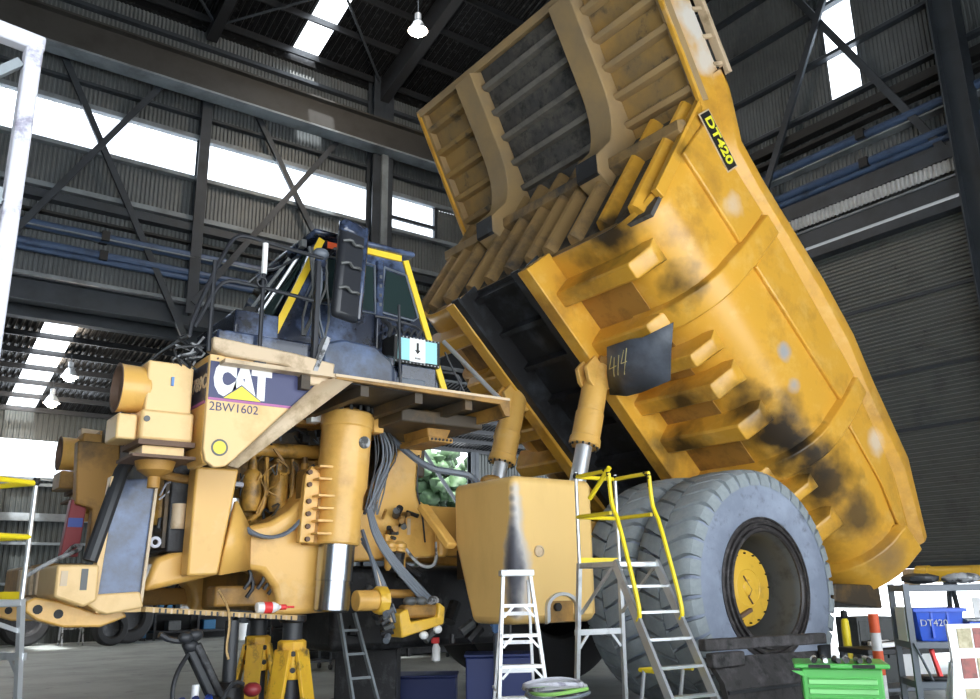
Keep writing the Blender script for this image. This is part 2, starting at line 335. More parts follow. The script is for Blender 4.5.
# right wall (behind the tail of the truck)
XW = 10.0
mb = MB(); corr(mb, 'x', .25, 12, 11.0, 22.6, XW); corr(mb, 'x', -16, -.65, 11.0, 22.6, XW); corr(mb, 'x', -.65, .25, 11.0, 14.9, XW); corr(mb, 'x', -16, -2.95, 0, 11.0, XW); corr(mb, 'x', 9.2, 12, 0, 11, XW)
wr = struct(mb.build('wall_right', 'cladding', smooth=0), 'corrugated steel gable wall above the roller door', 'wall')
W2 = struct(MB().box(XW-.05, XW+.05, -.68, .28, 14.86, 14.92).build('window_2', 'steel_light'), 'tall translucent sheet in the gable wall', 'window')
for k in range(5):
    MB().box(XW+.01, XW+.03, -.65, .25, 14.93+k*1.55, 14.93+k*1.55+1.5).build('pane', 'fibreglass', W2)
def girtx(z, h=.13, m='steel_light', d=.2, y0=-16, y1=12, name='girt'): MB().box(XW-d, XW-.005, y0, y1, z-h/2, z+h/2).build(name, m, wr)
for z in (14.85, 16.35, 17.95, 19.5, 21): girtx(z, .1, 'steel_grey', .22); girtx(z+.07, .04, 'steel_light', .18)
girtx(14.3, .26, 'black_flat', .3); girtx(13.9, .1, 'black_flat', .3)
for z, r in ((13.42, .12), (12.62, .12), (12.4, .09)): MB().cyl((9.72, -16, z), (9.72, 12, z), r, n=10).build('pipe', 'pipe_blue', wr)
girtx(13.25, .05, 'steel_light', .3, name='pipe_tray'); girtx(12.2, .18, 'steel_grey', .3)
for y in (-.6, 3.2):
    for z in (13.45, 12.6): MB().box(9.55, 9.95, y-.12, y+.12, z-.14, z+.12).build('pipe_bracket', 'black_flat', wr)
mb = MB(); corr(mb, 'x', -3, 12, 11.42, 11.75, 9.55, .12, .05); mb.build('batten', 'white_batten', wr, smooth=0)
MB().box(9.5, 9.95, -3, 12, 11.75, 12.1).build('girt', 'steel_grey', wr)
MB().box(9.45, 9.95, -3, 12, 10.75, 11.2).build('lintel', 'steel_grey', wr)
MB().box(9.40, 9.5, -3, 12, 11.2, 11.25).build('lintel', 'steel_light', wr)
MB().box(9.3, 9.8, -3, 12, 10.35, 10.6).build('lintel', 'steel_grey', wr)
brace((9.7, .98, 19.0), (9.7, -3.1, 11.2), wr, .2, (1, 0, 0)); brace((9.6, -.35, 18.5), (9.6, 2.7, 12.6), wr, .2, (1, 0, 0))
brace((9.7, 4.9, 18.9), (9.7, 2.4, 12.4), wr, .2, (1, 0, 0))
ibeam((9.45, -3.3, 0), (9.45, -3.3, 22), .5, .6, 'steel_grey', wr, 'column', (0, 1, 0))
mb = MB(); corr(mb, 'h', 2.2, 10.4, -3.02, 9.2, 9.62, .105, .035)
dr = struct(mb.build('door_1', 'door_slat', smooth=0), 'huge grey roller door raised a little off the floor', 'door')
MB().box(9.55, 9.68, -3.02, 9.2, 2.08, 2.22).build('bottom_rail', 'steel_grey', dr)
for z in (5.35, 6.75, 8.6): MB().box(9.58, 9.63, -3.02, 9.2, z-.04, z+.04).build('wind_lock', 'steel_grey', dr)

# walls behind and beside the viewpoint, with the big open doorway that lets the daylight in
mb = MB(); corr(mb, 'y', -26, 10, 8.5, 18.55, -16, .3); corr(mb, 'y', 4, 10, 0, 8.5, -16, .3); corr(mb, 'y', -26, -20, 0, 8.5, -16, .3)
wfr = struct(mb.build('wall_front', 'cladding', smooth=0), 'corrugated front wall above the open doorway', 'wall')
MB().box(-20, 4, -16.1, -15.8, 8.3, 8.7).build('door_lintel', 'steel_grey', wfr)
mb = MB(); corr(mb, 'x', -16, 26.5, 0, 22.5, -26, .3)
struct(mb.build('wall_left', 'cladding', smooth=0), 'corrugated end wall of the workshop', 'wall')

# main roof
def rz(y): return 18.55 + .28*(12-y) if y > -2 else 18.55 + .28*14 - .28*(-2-y)
mb = MB()
for (a, b, y0, y1) in ((-26, -1.6, -2, 12), (-.72, 10, -2, 12), (-26, 10, -16, -2)):
        corr(mb, 'r', a, b, y0, y1, 0, .2, .04, rz)
mb.box(-26, 10, 11.85, 12.15, 18.35, 18.75)
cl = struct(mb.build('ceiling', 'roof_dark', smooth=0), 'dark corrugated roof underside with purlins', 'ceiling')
ys = [11.6-1.35*i for i in range(21)]
for y in ys: MB().box(-26, 10, y-.035, y+.035, rz(y)-.24, rz(y)-.02).build('purlin', 'purlin', cl)
W3 = struct(MB().box(-1.66, -1.6, -2, 12, 18.4, 18.42).build('window_3', 'steel_grey'), 'strip of translucent roof sheets', 'skylight')
W3.data.clear_geometry(); W3.data.from_pydata([(x, y, rz(y)+dz) for x in (-1.66, -1.58) for y in (-2, 12) for dz in (0, .05)], [], [(0, 1, 3, 2), (4, 6, 7, 5), (0, 4, 5, 1), (2, 3, 7, 6), (0, 2, 6, 4), (1, 5, 7, 3)])
for y, y2 in zip(ys[:10], ys[1:11]):
    if y2 < -2: continue
    m = MB(); m.add([(x, yy, rz(yy)+.02+dz) for x in (-1.6, -.72) for yy in (y2+.04, y-.04) for dz in (0, .01)], [(0, 1, 3, 2), (4, 6, 7, 5), (0, 4, 5, 1), (2, 3, 7, 6), (0, 2, 6, 4), (1, 5, 7, 3)])
    m.build('pane', 'fibreglass', W3)
for x in (-10, -4.1, 1.65, 7.6):
    for (y0, y1) in ((-2, 11.9), (-16, -2)):
        hh = .35 if x == -4.1 else .8
        MB().bar((x, y0, rz(y0)-.24-hh/2), (x, y1, rz(y1)-.24-hh/2), .32, hh).build('rafter', 'purlin', cl)
for (x0, y0, x1, y1) in ((-4.1, 11.5, 1.6, 6), (1.6, 11.5, -4.1, 6), (-9.9, 11.5, -4.1, 6), (-4.1, 11.5, -9.9, 6), (-4.1, 6, 1.6, .5), (1.6, 6, -4.1, .5)):
    MB().cyl((x0, y0, rz(y0)-.35), (x1, y1, rz(y1)-.35), .045, n=6).build('roof_brace', 'steel_grey', cl)

# the lower bay beyond the opening
def rf(y): return 8.9 + .22*(26.5-y)
mb = MB()
SK0, SK1 = -6.62, -5.6
for (a, b) in ((-26, SK0), (SK1, 26)): corr(mb, 'r', a, b, 12.2, 26.5, 0, .22, .05, rf)
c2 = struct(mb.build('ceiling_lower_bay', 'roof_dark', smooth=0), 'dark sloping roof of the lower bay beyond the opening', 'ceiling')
ys2 = [26.2-1.25*i for i in range(12)]
for y in ys2: MB().box(-26, 26, y-.04, y+.04, rf(y)-.2, rf(y)-.01).build('purlin', 'purlin', c2)
W4 = struct(MB().box(SK0-.04, SK0, 12.3, 12.4, rf(12.3), rf(12.3)+.03).build('window_4', 'steel_grey'), 'row of translucent sheets in the lower bay roof', 'skylight')
for y, y2 in zip(ys2, ys2[1:]):
    m = MB(); m.add([(x, yy, rf(yy)+.02+dz) for x in (SK0, SK1) for yy in (y2+.14, y-.14) for dz in (0, .01)], [(0, 1, 3, 2), (4, 6, 7, 5), (0, 4, 5, 1), (2, 3, 7, 6), (0, 2, 6, 4), (1, 5, 7, 3)])
    m.build('pane', 'fibreglass', W4)
mb = MB(); corr(mb, 'y', -26, 11.6, 0, 6.2, 26.5, .2); corr(mb, 'y', -26, 11.6, 7.7, 8.95, 26.5, .2); corr(mb, 'y', -3.0, 11.6, 6.2, 7.7, 26.5, .2); corr(mb, 'y', 15.8, 26, 0, 8.95, 26.5, .2)
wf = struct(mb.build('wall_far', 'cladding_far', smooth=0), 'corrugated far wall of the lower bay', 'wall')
W5 = struct(MB().box(-26, -3, 26.4, 26.5, 6.12, 6.25).build('window_5', 'steel_light'), 'long bright window strip in the far wall', 'window')
for i in range(11): MB().box(-26+i*2.09+.02, -26+(i+1)*2.09-.02, 26.5, 26.52, 6.25, 7.68).build('pane', 'fibreglass', W5)
for z, h in ((5.95, .12), (4.7, .3), (3.7, .1), (2.2, .1)): MB().box(-26, 11.6, 26.3, 26.49, z-h/2, z+h/2).build('girt', 'steel_light', wf)
for x in (-10, 3.5, 11.6, 15.6, 24): ibeam((x, 26.2, 0), (x, 26.2, 8.8), .5, .4, 'steel_grey', wf, 'column', (0, 1, 0))
brace((12.0, 26.2, 9.2), (15.3, 26.2, 5.2), wf)
MB().box(11.6, 26, 26.2, 26.5, 5.25, 5.5).build('girt', 'steel_grey', wf)

# lamps
def lamp(loc, r, label, power, glow=True):
    t = thing('high_bay_lamp', label, 'lamp', loc, 0, 'high bay lamps under the roofs')
    MB().lathe([(.05, .42), (.09, .4), (.09, .2), (.05, .18)], (0, 0, 0), n=12).build('ballast', 'lamp_shade', t)
    MB().lathe([(.05, .2), (r*.5, .14), (r, -.12), (r*1.03, -.14), (r*.96, -.12), (r*.45, .12)], (0, 0, 0), n=20, closed=True).build('shade', 'lamp_shade', t)
    b = MB(); b.ico((0, 0, -.1), r*.8, r*.8, r*.75); b.build('bulb', 'lamp_glow', t)
    h = (rz(loc[1]) if loc[1] < 12 else rf(loc[1])) - loc[2]
    MB().cyl((0, 0, .4), (0, 0, h+.03), .015, n=6).build('suspension_rod', 'steel_grey', t)
    ld = bpy.data.lights.new('bulb_light', 'POINT'); ld.energy = power; ld.color = (1, .85, .68); ld.shadow_soft_size = r
    lo = bpy.data.objects.new('bulb_light', ld); COL.objects.link(lo); lo.parent = t; lo.location = (0, 0, -.45)
lamp((-.31, 6, 16.6), .26, 'glowing globe lamp hanging under the dark main roof', 250)
lamp((-5.38, 21, 9.3), .28, 'glowing lamp under the lower bay roof, nearer the header beam', 120)
lamp((-5.46, 23.5, 8.8), .28, 'glowing lamp under the lower bay roof, nearer the far wall', 120)
# ------------------------------------------------------------------ the haul truck (x runs to the rear, -y is its left side)
T = thing('haul_truck', 'huge yellow mining dump truck with raised tray, black cab and front wheels removed', 'truck')

# --- dump body, drawn in its own axes: a forward along its floor, b up from it; raised 45 degrees
def rail(a):
    P = [(-1.32, 4.83), (-.13, 5.66), (1.35, 6.0), (2.2, 6.25), (3.3, 6.36), (9, 6.4)]
    if a <= P[0][0]: return P[0][1]
    for (a0, b0), (a1, b1) in zip(P, P[1:]):
        if a <= a1: return b0 + (b1-b0)*(a-a0)/(a1-a0)
    return 6.4
FLR = 3.6
def afront(b): return 6.45 + (b-FLR)*.235
def arear(b): return -1.0 if b <= FLR else max(-1.32, -1.0-(b-FLR)*.5)
def section(t):
    top = rail(-1.32 + t*8.3)
    half = [(3.4, top), (3.4, top-.4), (3.4, 5.0), (3.36, 4.62)]
    for k in range(1, 8):
        an = PI/2*k/7; half.append((2.42+.94*math.cos(an), 4.55-.95*math.sin(an)))
    half += [(1.2, FLR), (0, FLR)]
    if top < 5.4: half[2] = (3.4, min(5.0, top-.45)); half[1] = (3.4, top-.2)
    full = [(-y, b) for y, b in half] + [(y, b) for y, b in half[-2::-1]]
    return [((arear(b) + t*(afront(b)-arear(b))), y, b) for y, b in full]
mb = MB(BTw); mb.loft([section(i/24) for i in range(25)], closed=False)
body = mb.build('dump_body', 'body_yellow', T, label='raised yellow dump tray with sooty burn marks')
sd = body.modifiers.new('plate', 'SOLIDIFY'); sd.thickness = .05; sd.offset = 0
def sec_pts(a):
    half = []
    for k in range(0, 9):
        an = PI/2*(1-k/8); half.append((2.42+.94*math.cos(an), 4.55-.95*math.sin(an), math.cos(an), -math.sin(an)))
    top = rail(a)
    half += [(3.4, 4.9, 1, 0), (3.4, top-.42, 1, 0)]
    return half
def band(a0, a1, th, b_top=None, yin=2.0, sgn=-1):
    pts = [(yin, FLR, 0, -1)] + sec_pts((a0+a1)/2)
    if b_top: pts = [p for p in pts if p[1] < b_top] + [(3.4, b_top, 1, 0)]
    rings = []
    for (y, b, ny, nb) in pts:
        f = th
        rings.append([(a0, sgn*y, b), (a1, sgn*y, b), (a1-.05, sgn*(y+ny*f), b+nb*f), (a0+.05, sgn*(y+ny*f), b+nb*f)])
    m = MB(BTw); m.loft(rings); return m
for s in (-1, 1):
    # top rail following the tray edge
    m = MB(BTw); rings = []
    for (a, t, h) in ((7.3, 7.1, .12), (6.95, 7.0, .28), (6.55, 6.74, .34), (6.15, 6.46, .36), (5.4, 6.39, .38), (4.5, 6.38, .4), (3.3, 6.36, .4), (2.2, 6.25, .42), (1.35, 6.0, .44), (.6, 5.83, .44), (-.13, 5.66, .42), (-1.25, 4.88, .3)):
        rings.append([(a, s*3.38, t), (a, s*3.55, t), (a, s*3.58, t-.06), (a, s*3.58, t-h+.12), (a, s*3.42, t-h-.04), (a, s*3.38, t-h-.04)])
    m.loft(rings).build('top_rail', 'body_yellow', body, .01)
    # proud strip along the side
    for (a0, a1) in ((4.98, 6.72), (1.72, 4.52)):
        m = MB(BTw); m.prism([(a0, 5.0), (a1, 5.0), (a1+.1, rail(a1)-.4), (a0, rail(a0)-.4)], s*3.4, s*3.5); m.build('side_strip', 'body_yellow', body, .03)
    m = MB(BTw); m.prism([(1.28, 4.85), (.1, 4.75), (-.9, 4.45), (-.9, 4.62), (.0, 5.2), (1.28, 5.55)], s*3.4, s*3.46); m.build('side_strip', 'body_yellow', body, .02)
    for (a0, a1, th) in ((4.52, 5.0, .17), (1.32, 1.76, .17)):
        band(a0, a1, th, sgn=s).build('side_band', 'body_yellow', body, .02)
    band(-1.28, -.62, .2, 4.5, 1.2, s).build('tail_band', 'body_yellow', body, .02)
    # cross beams under the floor
    for k, (a, wd) in enumerate(((5.82, .42), (4.76, .44), (4.08, .36), (3.46, .42), (2.62, .44), (1.56, .4), (1.12, .3), (.34, .42))):
        m = MB(BTw); lo = 3.17; ye = 3.0 if k not in (1, 5) else 2.6
        rings = []
        for (y, dn) in ((1.15, lo), (ye-.12, lo), (ye+.12, lo+.36)):
            rings.append([(a-wd/2, s*y, 3.72), (a+wd/2, s*y, 3.72), (a+wd/2-.06, s*y, dn+.03), (a+wd/2-.1, s*y, dn), (a-wd/2+.1, s*y, dn), (a-wd/2+.06, s*y, dn+.03)])
        m.loft(rings)
        m.build('cross_beam', 'body_yellow', body, .012)
    # longitudinal rails
    m = MB(BTw); m.prism([(6.62, 2.98), (6.55, FLR), (-.4, FLR), (.2, 3.05), (2.0, 2.9), (4.0, 2.95)], s*.95, s*1.22); rl = m.build('floor_rail', 'body_yellow', body, .015)
    m = MB(BTw); m.prism([(6.66, 3.0), (6.66, 3.06), (.2, 3.06), (.2, 3.0)], s*.78, s*1.0); m.build('rail_lip', 'sooty_black', rl)
    m = MB(BTw); m.prism([(6.6, 3.05), (6.6, FLR), (0, FLR), (.4, 3.05)], s*.9, s*.952); m.build('rail_web', 'sooty_black', rl)
    m = MB(BTw); m.prism([(4.75, 3.05), (4.75, 2.75), (4.55, 2.62), (4.35, 2.62), (4.2, 2.75), (4.1, 3.05)], s*.98, s*1.06); m.build('hoist_lug', 'truck_yellow', rl, .01)
    m = MB(BTw); m.prism([(4.75, 3.05), (4.75, 2.75), (4.55, 2.62), (4.35, 2.62), (4.2, 2.75), (4.1, 3.05)], s*1.2, s*1.28); m.build('hoist_lug', 'truck_yellow', rl, .01)
    m = MB(BTw); m.prism([(.9, 3.1), (.9, 2.6), (.4, 2.1), (.1, 2.3), (-.1, 3.3)], s*.7, s*1.1); m.build('hinge_bracket', 'dull_yellow', rl, .02)
for k, a in enumerate((6.35, 5.55, 4.75, 3.95, 3.15, 2.35, 1.55, .75)):
    m = MB(BTw); m.prism([(a-.07, FLR), (a+.07, FLR), (a+.05, 3.38), (a-.05, 3.38)], -.92, .92); m.build('centre_rib', 'sooty_black', body)
m = MB(BTw); m.box(.0, 6.5, -.9, .9, FLR-.05, FLR-.02); m.build('floor_centre_plate', 'sooty_black', body)
for s in (-1, 1):
    m = MB(BTw); m.box(.2, 5.55, s*1.22 if s > 0 else -2.4, 2.4 if s > 0 else -1.22, FLR-.045, FLR-.028); m.build('shade_plate', 'dull_yellow', body)  # brown sheet between the beams, the underside's shade put into its colour
m = MB(BTw); m.prism([(-.35, 2.85), (-1.3, 3.75), (-1.6, 3.5), (-.5, 2.6)], -3.0, 3.0); m.build('tail_beam', 'dark_frame', body, .03)
# front wall (headboard)
H0 = Vector((7.045, 6.46)); DH = Vector((-.229, -.973)); NH = Vector((.973, -.229))
def HT(h, y, n): p = H0 + DH*h + NH*n; return BTw(p.x, y, p.y)
DC = Vector((.944, .33)); NC = Vector((.33, -.944))
def CT(s_, y, n): p = H0 + DC*s_ + NC*n; return BTw(p.x, y, p.y)
hb = MB(HT).box(-.1, 2.85, -3.36, 3.36, -.07, 0).build('headboard', 'canopy_grey', body)
for i, y in enumerate((-3.05, -2.35, -1.65, -1.0, -.5, .1, .72, 1.3, 2.1, 2.65, 3.15)):
    sect = [(-.12, 0), (-.1, .1), (-.05, .2), (0, .225), (.05, .2), (.1, .1), (.12, 0)]
    m = MB(HT); m.loft([[(h, y+a_, n_) for a_, n_ in sect] for h in (.05, 2.72)]); m.build('headboard_rib', 'body_yellow' if y < -2 else 'headboard_rib', hb)
m = MB(HT); m.loft([[(.78, y, 0), (.78, y, .22), (.92, y, .32), (1.06, y, .22), (1.06, y, 0)] for y in (-3.38, 3.38)]); m.build('headboard_beam', 'headboard_rib', hb, .01)
m = MB(HT); m.box(2.70, 2.86, -2.6, 2.6, -.02, .03); m.build('headboard_foot', 'headboard_rib', hb, .01)
for s in (-1, 1):
    m = MB(HT); m.prism([(-.05, -.05), (-.05, .14), (2.45, .14), (2.45, -.05)], s*3.3, s*3.42); 
    m.build('headboard_edge', 'body_yellow', hb, .01)
# canopy
cp = MB(CT).box(-.05, 2.95, -3.4, 3.4, -.06, 0).build('canopy', 'canopy_yellow', body)
MB(CT).box(0, 2.85, -1.22, 1.22, .002, .03).build('canopy_panel', 'canopy_grey', cp)
MB(CT).box(2.84, 3.0, -3.45, 3.45, -.1, .2).build('canopy_front_edge', 'canopy_post', cp, .015)
for (y0, y1, mm) in ((-3.32, -1.8, 'body_yellow'), (-1.22, 1.22, 'canopy_grey'), (1.8, 3.32, 'canopy_yellow')):
    for k in range(5):
        s_ = .28 + .55*k
        m = MB(CT); m.loft([[(s_-.11, y, 0), (s_-.05, y, .16), (s_+.05, y, .18), (s_+.10, y, 0)] for y in (y0, y1)]); m.build('canopy_rib', {'body_yellow': 'canopy_post', 'canopy_grey': 'canopy_rib_grey'}.get(mm, mm), cp, .01)
for s in (-1, 1):
    # curved posts
    def bez(p, q, r, n=8): return [p*(1-t)**2 + q*2*t*(1-t) + r*t*t for t in [i/n for i in range(n+1)]]
    A = H0 + DC*2.86; inner = [H0 + DC*2.86 + NC*.33]
    p = H0 + DC*1.15 + NC*.33; r = H0 + DH*.55 + NH*.45; q = H0 + DC*.42 + NC*.36
    curve = bez(p, q, r); end = [H0 + DH*1.05 + NH*.55, H0 + DH*1.32 + NH*.36, H0 + DH*1.32, H0]
    poly = [(v.x, v.y) for v in [A] + inner + curve + end]
    m = MB(BTw); m.prism(poly, s*1.24, s*1.8); po = m.build('canopy_post', 'canopy_post', cp, .02)
    m = MB(BTw); e = [H0 + DH*1.05 + NH*.56, H0 + DH*1.33 + NH*.37, H0 + DH*1.33 + NH*.30, H0 + DH*1.05 + NH*.49]
    m.prism([(v.x, v.y) for v in e], s*1.26, s*1.78); m.build('post_foot', 'sooty_black', po)
    # side plate of the canopy
    m = MB(BTw); m.prism([(7.02, 6.2), (9.9, 7.24), (9.72, 7.98), (7.95, 7.38), (7.1, 7.1), (6.85, 6.72), (6.15, 6.38), (6.3, 5.9), (6.85, 5.9)], s*3.36, s*3.44); m.build('canopy_side', 'body_yellow', cp, .01)
    m = MB(CT); m.box(-.02, 2.9, s*3.28, s*3.45, 0, .16); m.build('canopy_edge', 'canopy_post', cp, .01)
    # light bar beside it
    m = MB(BTw); p0 = Vector((7.12, 7.36)); p1 = Vector((9.5, 8.2)); d = (p1-p0).normalized(); nn = Vector((-d.y, d.x))
    m.prism([tuple(p0-nn*.05), tuple(p1-nn*.05), tuple(p1+nn*.05), tuple(p0+nn*.05)], s*3.36, s*3.52); lb = m.build('canopy_bar', 'deck_cream', cp, .01)
    for k in range(5):
        c_ = p0 + d*(.2+.5*k); m = MB(BTw); m.prism([tuple(c_-d*.03-nn*.3), tuple(c_+d*.03-nn*.3), tuple(c_+d*.03), tuple(c_-d*.03)], s*3.38, s*3.46); m.build('bar_bracket', 'deck_cream', lb)
# sticker with the tray's number
e1 = Vector((-.987, -.161)); e2 = Vector((-.161, .987))
def dirw(e): return BTw(e.x, 0, e.y)
sc_ = Vector((6.44, 5.955))
def stk(u, y, v): p = sc_ + e1*u + e2*v; return BTw(p.x, y, p.y)
MB(stk).box(-.53, .53, -3.512, -3.5, -.165, .165).build('sticker_border', 'deck_cream', body)
stkp = MB(stk).box(-.505, .505, -3.518, -3.512, -.14, .14).build('sticker', 'black_flat', body, label='black and yellow tray number sticker')
o3 = stk(0, -3.521, 0); text('lettering', 'DT420', o3 + dirw(e2)*.008, dirw(e1), dirw(e2), .27, 'sticker_yellow', stkp, .003, .008, 1.12)
# rubber flap with chalked number
m = MB(BTw)
rows = [[(4.86, -1.72, 2.98), (4.9, -2.3, 2.9), (4.84, -2.5, 2.95), (4.9, -3.15, 3.0)], [(4.45, -1.45, 2.9), (4.45, -1.95, 2.8), (4.42, -2.2, 2.86), (4.45, -2.82, 2.94)], [(4.05, -1.2, 2.9), (4.0, -1.62, 2.8), (3.96, -1.86, 2.88), (4.0, -2.48, 2.95)]]
m.add([p for r in rows for p in r], [(4*j+i, 4*j+i+1, 4*j+i+5, 4*j+i+4) for j in range(2) for i in range(3)])
fp = m.build('rubber_flap', 'flap_grey', body, label='dark grey rubber flap with chalked number'); sd = fp.modifiers.new('t', 'SOLIDIFY'); sd.thickness = .03
def flapP(u, v):   # u 0..1 across, v 0..1 down, a little in front of the flap
    r = lambda row: Vector(row[0]).lerp(Vector(row[1]), u)
    p = r(rows[0]).lerp(r(rows[1]), v*2) if v < .5 else r(rows[1]).lerp(r(rows[2]), v*2-1)
    p = Vector((p.x, p.y, p.z-.035)); return BTw(*p)
for strokes in (((.22, .18, .12, .42), (.12, .42, .48, .38), (.36, .22, .36, .58)), ((.58, .2, .58, .56),), ((.80, .14, .72, .36), (.72, .36, 1.0, .34), (.92, .12, .92, .56))):
    for (u0, v0, u1, v1) in strokes: MB().tube([flapP(u0, v0), flapP((u0+u1)/2, (v0+v1)/2), flapP(u1, v1)], .008, 5).build('chalk_stroke', 'chalk', fp)

# --- hoist cylinders
for s in (-1, 1):
    top = Vector((-.98, s*1.12, 5.42)); bot = Vector((-2.08, s*1.12, 1.7)); d = (bot-top).normalized()
    m = MB(); m.lathe([(.12, 0), (.2, .06), (.215, .1), (.22, .9), (.235, .91), (.235, 1.35), (.255, 1.36), (.26, 1.47), (.24, 1.5)], top, d, 22)
    hc = m.build('hoist_cylinder', 'truck_yellow', T, .006)
    m = MB(); m.cyl(top+d*1.48, bot, .135, n=20); m.build('chrome_rod', 'chrome_light', hc)
    m = MB(); m.cyl(top-Vector((0, .16, 0))-d*.02, top+Vector((0, .16, 0))-d*.02, .13, n=16); m.build('pivot_eye', 'dull_yellow', hc)
    for k in range(14):
        an = 2*PI*k/14; u = d.orthogonal().normalized(); v = d.cross(u); c_ = top + d*1.47 + (u*math.cos(an)+v*math.sin(an))*.225
        MB().cyl(c_, c_+d*.06, .02, n=6).build('bolt', 'black_flat', hc)
    MB().cyl(bot-Vector((0, .2, 0)), bot+Vector((0, .2, 0)), .16, n=14).build('pivot_eye', 'dark_frame', hc)

# --- rear tyres
def tire_profile(): 
    half = [(.80, .40), (.86, .47), (1.0, .505), (1.25, .53), (1.45, .52), (1.53, .50), (1.575, .46), (1.6, .40), (1.605, 0)]
    return [(r, h) for r, h in half] + [(r, -h) for r, h in half[-2::-1]]
lugmesh = {}
def lug_mesh(sgn):
    m = MB(); rings = []
    # across the tread: (y offset, outer radius, base radius, slant angle)
    for (yy, ro, ri, ph) in ((.012, 1.70, 1.585, 0), (.16, 1.705, 1.585, .035), (.32, 1.695, 1.58, .075), (.43, 1.675, 1.56, .095), (.50, 1.62, 1.5, .10), (.532, 1.52, 1.44, .10)):
        w_ = .071 if yy > .3 else .078
        P = lambda r, an: (r*math.sin(an), sgn*yy, r*math.cos(an))
        rings.append([P(ri, ph-w_), P(ro, ph-w_+.008), P(ro, ph+w_-.008), P(ri, ph+w_)])
    m.loft(rings); return m.mesh('tread_lug', 30)
LM = {s: lug_mesh(s) for s in (-1, 1)}
for me in LM.values(): me.materials.append(MATS['rubber_tread'])
NL = 38
def tire(yc, lugs, far=False):
    m = MB(); m.lathe([(r*1.02, h) for r, h in tire_profile()], (0, yc, 1.73), (0, -1, 0), 72, True)
    t = m.build('rear_tire', 'rubber_tire' if not far else 'rubber_far', T)
    for k in range(NL if lugs else 0):
        for s in (-1, 1):
            o = bpy.data.objects.new('tread_lug', LM[s]); COL.objects.link(o); o.parent = t; o.location = (0, yc, 1.73); o.scale = (1.02, 1, 1.02); o.rotation_euler = (0, 2*PI*(k+(.5 if s > 0 else 0))/NL, 0)
    return t
t1 = tire(-2.86, True); t2 = tire(-1.72, True); tire(2.86, False, True); tire(1.72, False, True)
# sidewall ring, rim, hub of the outer wheel
yo = -3.37
m = MB(); m.lathe([(1.46, 0), (1.47, .012), (1.44, .02), (1.41, .015), (1.40, 0)], (0, yo+.005, 1.73), (0, -1, 0), 64, True); m.build('sidewall_ring', 'rubber_tire', t1)
m = MB(); m.lathe([(1.00, .0), (1.01, .03), (.985, .035), (.975, .015), (.94, .015), (.93, .05), (.90, .055), (.89, .02), (.86, .015), (.85, .06), (.81, .065), (.785, .04), (.775, -.05), (.80, -.1)], (0, yo+.02, 1.73), (0, -1, 0), 56, True)
rim = m.build('rim', 'rim_dark', t1)
m = MB(); m.lathe([(.785, .02), (.765, -.02), (.745, -.1), (.745, -.85), (.0, -.86)], (0, yo+.02, 1.73), (0, -1, 0), 48, True); m.build('rim_well', 'rim_grey', rim)
yh = -2.98
m = MB(); m.lathe([(.56, -.5), (.56, -.03), (.545, .0), (.48, .025), (.30, .045), (.27, .055), (.26, .045), (.12, .05), (.1, .07), (.0, .075)], (0, yh, 1.73), (0, -1, 0), 40, True)
hub = m.build('hub', 'hub_yellow', rim)
for k in range(16):
    an = 2*PI*k/16; MB().cyl((.50*math.cos(an), yh-.015, 1.73+.50*math.sin(an)), (.50*math.cos(an), yh-.055, 1.73+.50*math.sin(an)), .012, n=6).build('bolt', 'black_flat', rim)
MB().bar((-.28, yh-.06, 1.32), (-.02, yh-.07, 1.42), .05, .07, (0, 1, 0)).build('hub_bracket', 'rust_brown', rim)
MB().tube([(-.1, yh-.06, 1.9), (-.02, yh-.065, 1.78), (.05, yh-.065, 1.70), (-.03, yh-.065, 1.6), (.06, yh-.06, 1.5)], .012, 5).build('hub_mark', 'rust_brown', rim)
# rear of the chassis
MB().box(1.2, 2.7, -1.6, 1.6, 1.2, 1.75).build('rear_cross_member', 'dark_frame', T, .05)
MB().box(1.9, 3.0, -2.3, 2.3, 1.35, 1.62).build('rear_guard', 'dark_frame', T, .05)
# axle and driveline
MB().cyl((0, -2.6, 1.7), (0, 2.6, 1.7), .42, n=20).build('rear_axle', 'dark_frame', T)

# --- fuel tank
m = MB(); sect = [(-3.2, 1.46), (-3.12, 1.36), (-2.30, 1.36), (-1.90, 2.38), (-1.90, 3.10), (-3.2, 3.10)]
rings = [[(x, y, z) for y, z in sect] for x in (-4.5, -3.2)]
ft = m.loft(rings).build('fuel_tank', 'tank_yellow', T, .09, seg=4)
MB().lathe([(.07, 0), (.07, .03), (.055, .035), (.05, .02), (0, .02)], (-4.13, -3.2, 2.2), (0, -1, 0), 18).build('filler_cap', 'deck_cream', ft)
# arched recess
pts = [(.26, -.16), (.26, .02)] + [(.26*math.cos(PI*k/10), .02+.18*math.sin(PI*k/10)) for k in range(1, 10)] + [(-.26, .02), (-.26, -.16)]
m = MB(); m.loft([[(-3.80+u*f, -3.2-dd, 1.52+v*f) for u, v in pts] for f, dd in ((1.0, .0), (1.0, .05), (.82, .05), (.8, .01))], closed=False); m.build('recess_hood', 'aluminium', ft)
MB().box(-3.98, -3.62, -3.212, -3.2, 1.38, 1.62).build('recess_plate', 'dull_yellow', ft)
MB().cyl((-3.88, -3.2, 1.55), (-3.88, -3.25, 1.55), .05, n=12).build('drain_plug', 'black_flat', ft)
MB().tube([(-4.3, -2.2, 3.1), (-4.35, -2.1, 3.22), (-4.6, -2.05, 3.25), (-4.9, -1.9, 3.3), (-5.2, -1.6, 3.65), (-5.25, -1.5, 3.75)], .045, 7, 2).build('hose', 'hose_grey', ft)
MB().ico((-4.05, -2.15, 3.16), .16, .12, .08).build('filler_valve', 'dull_yellow', ft)
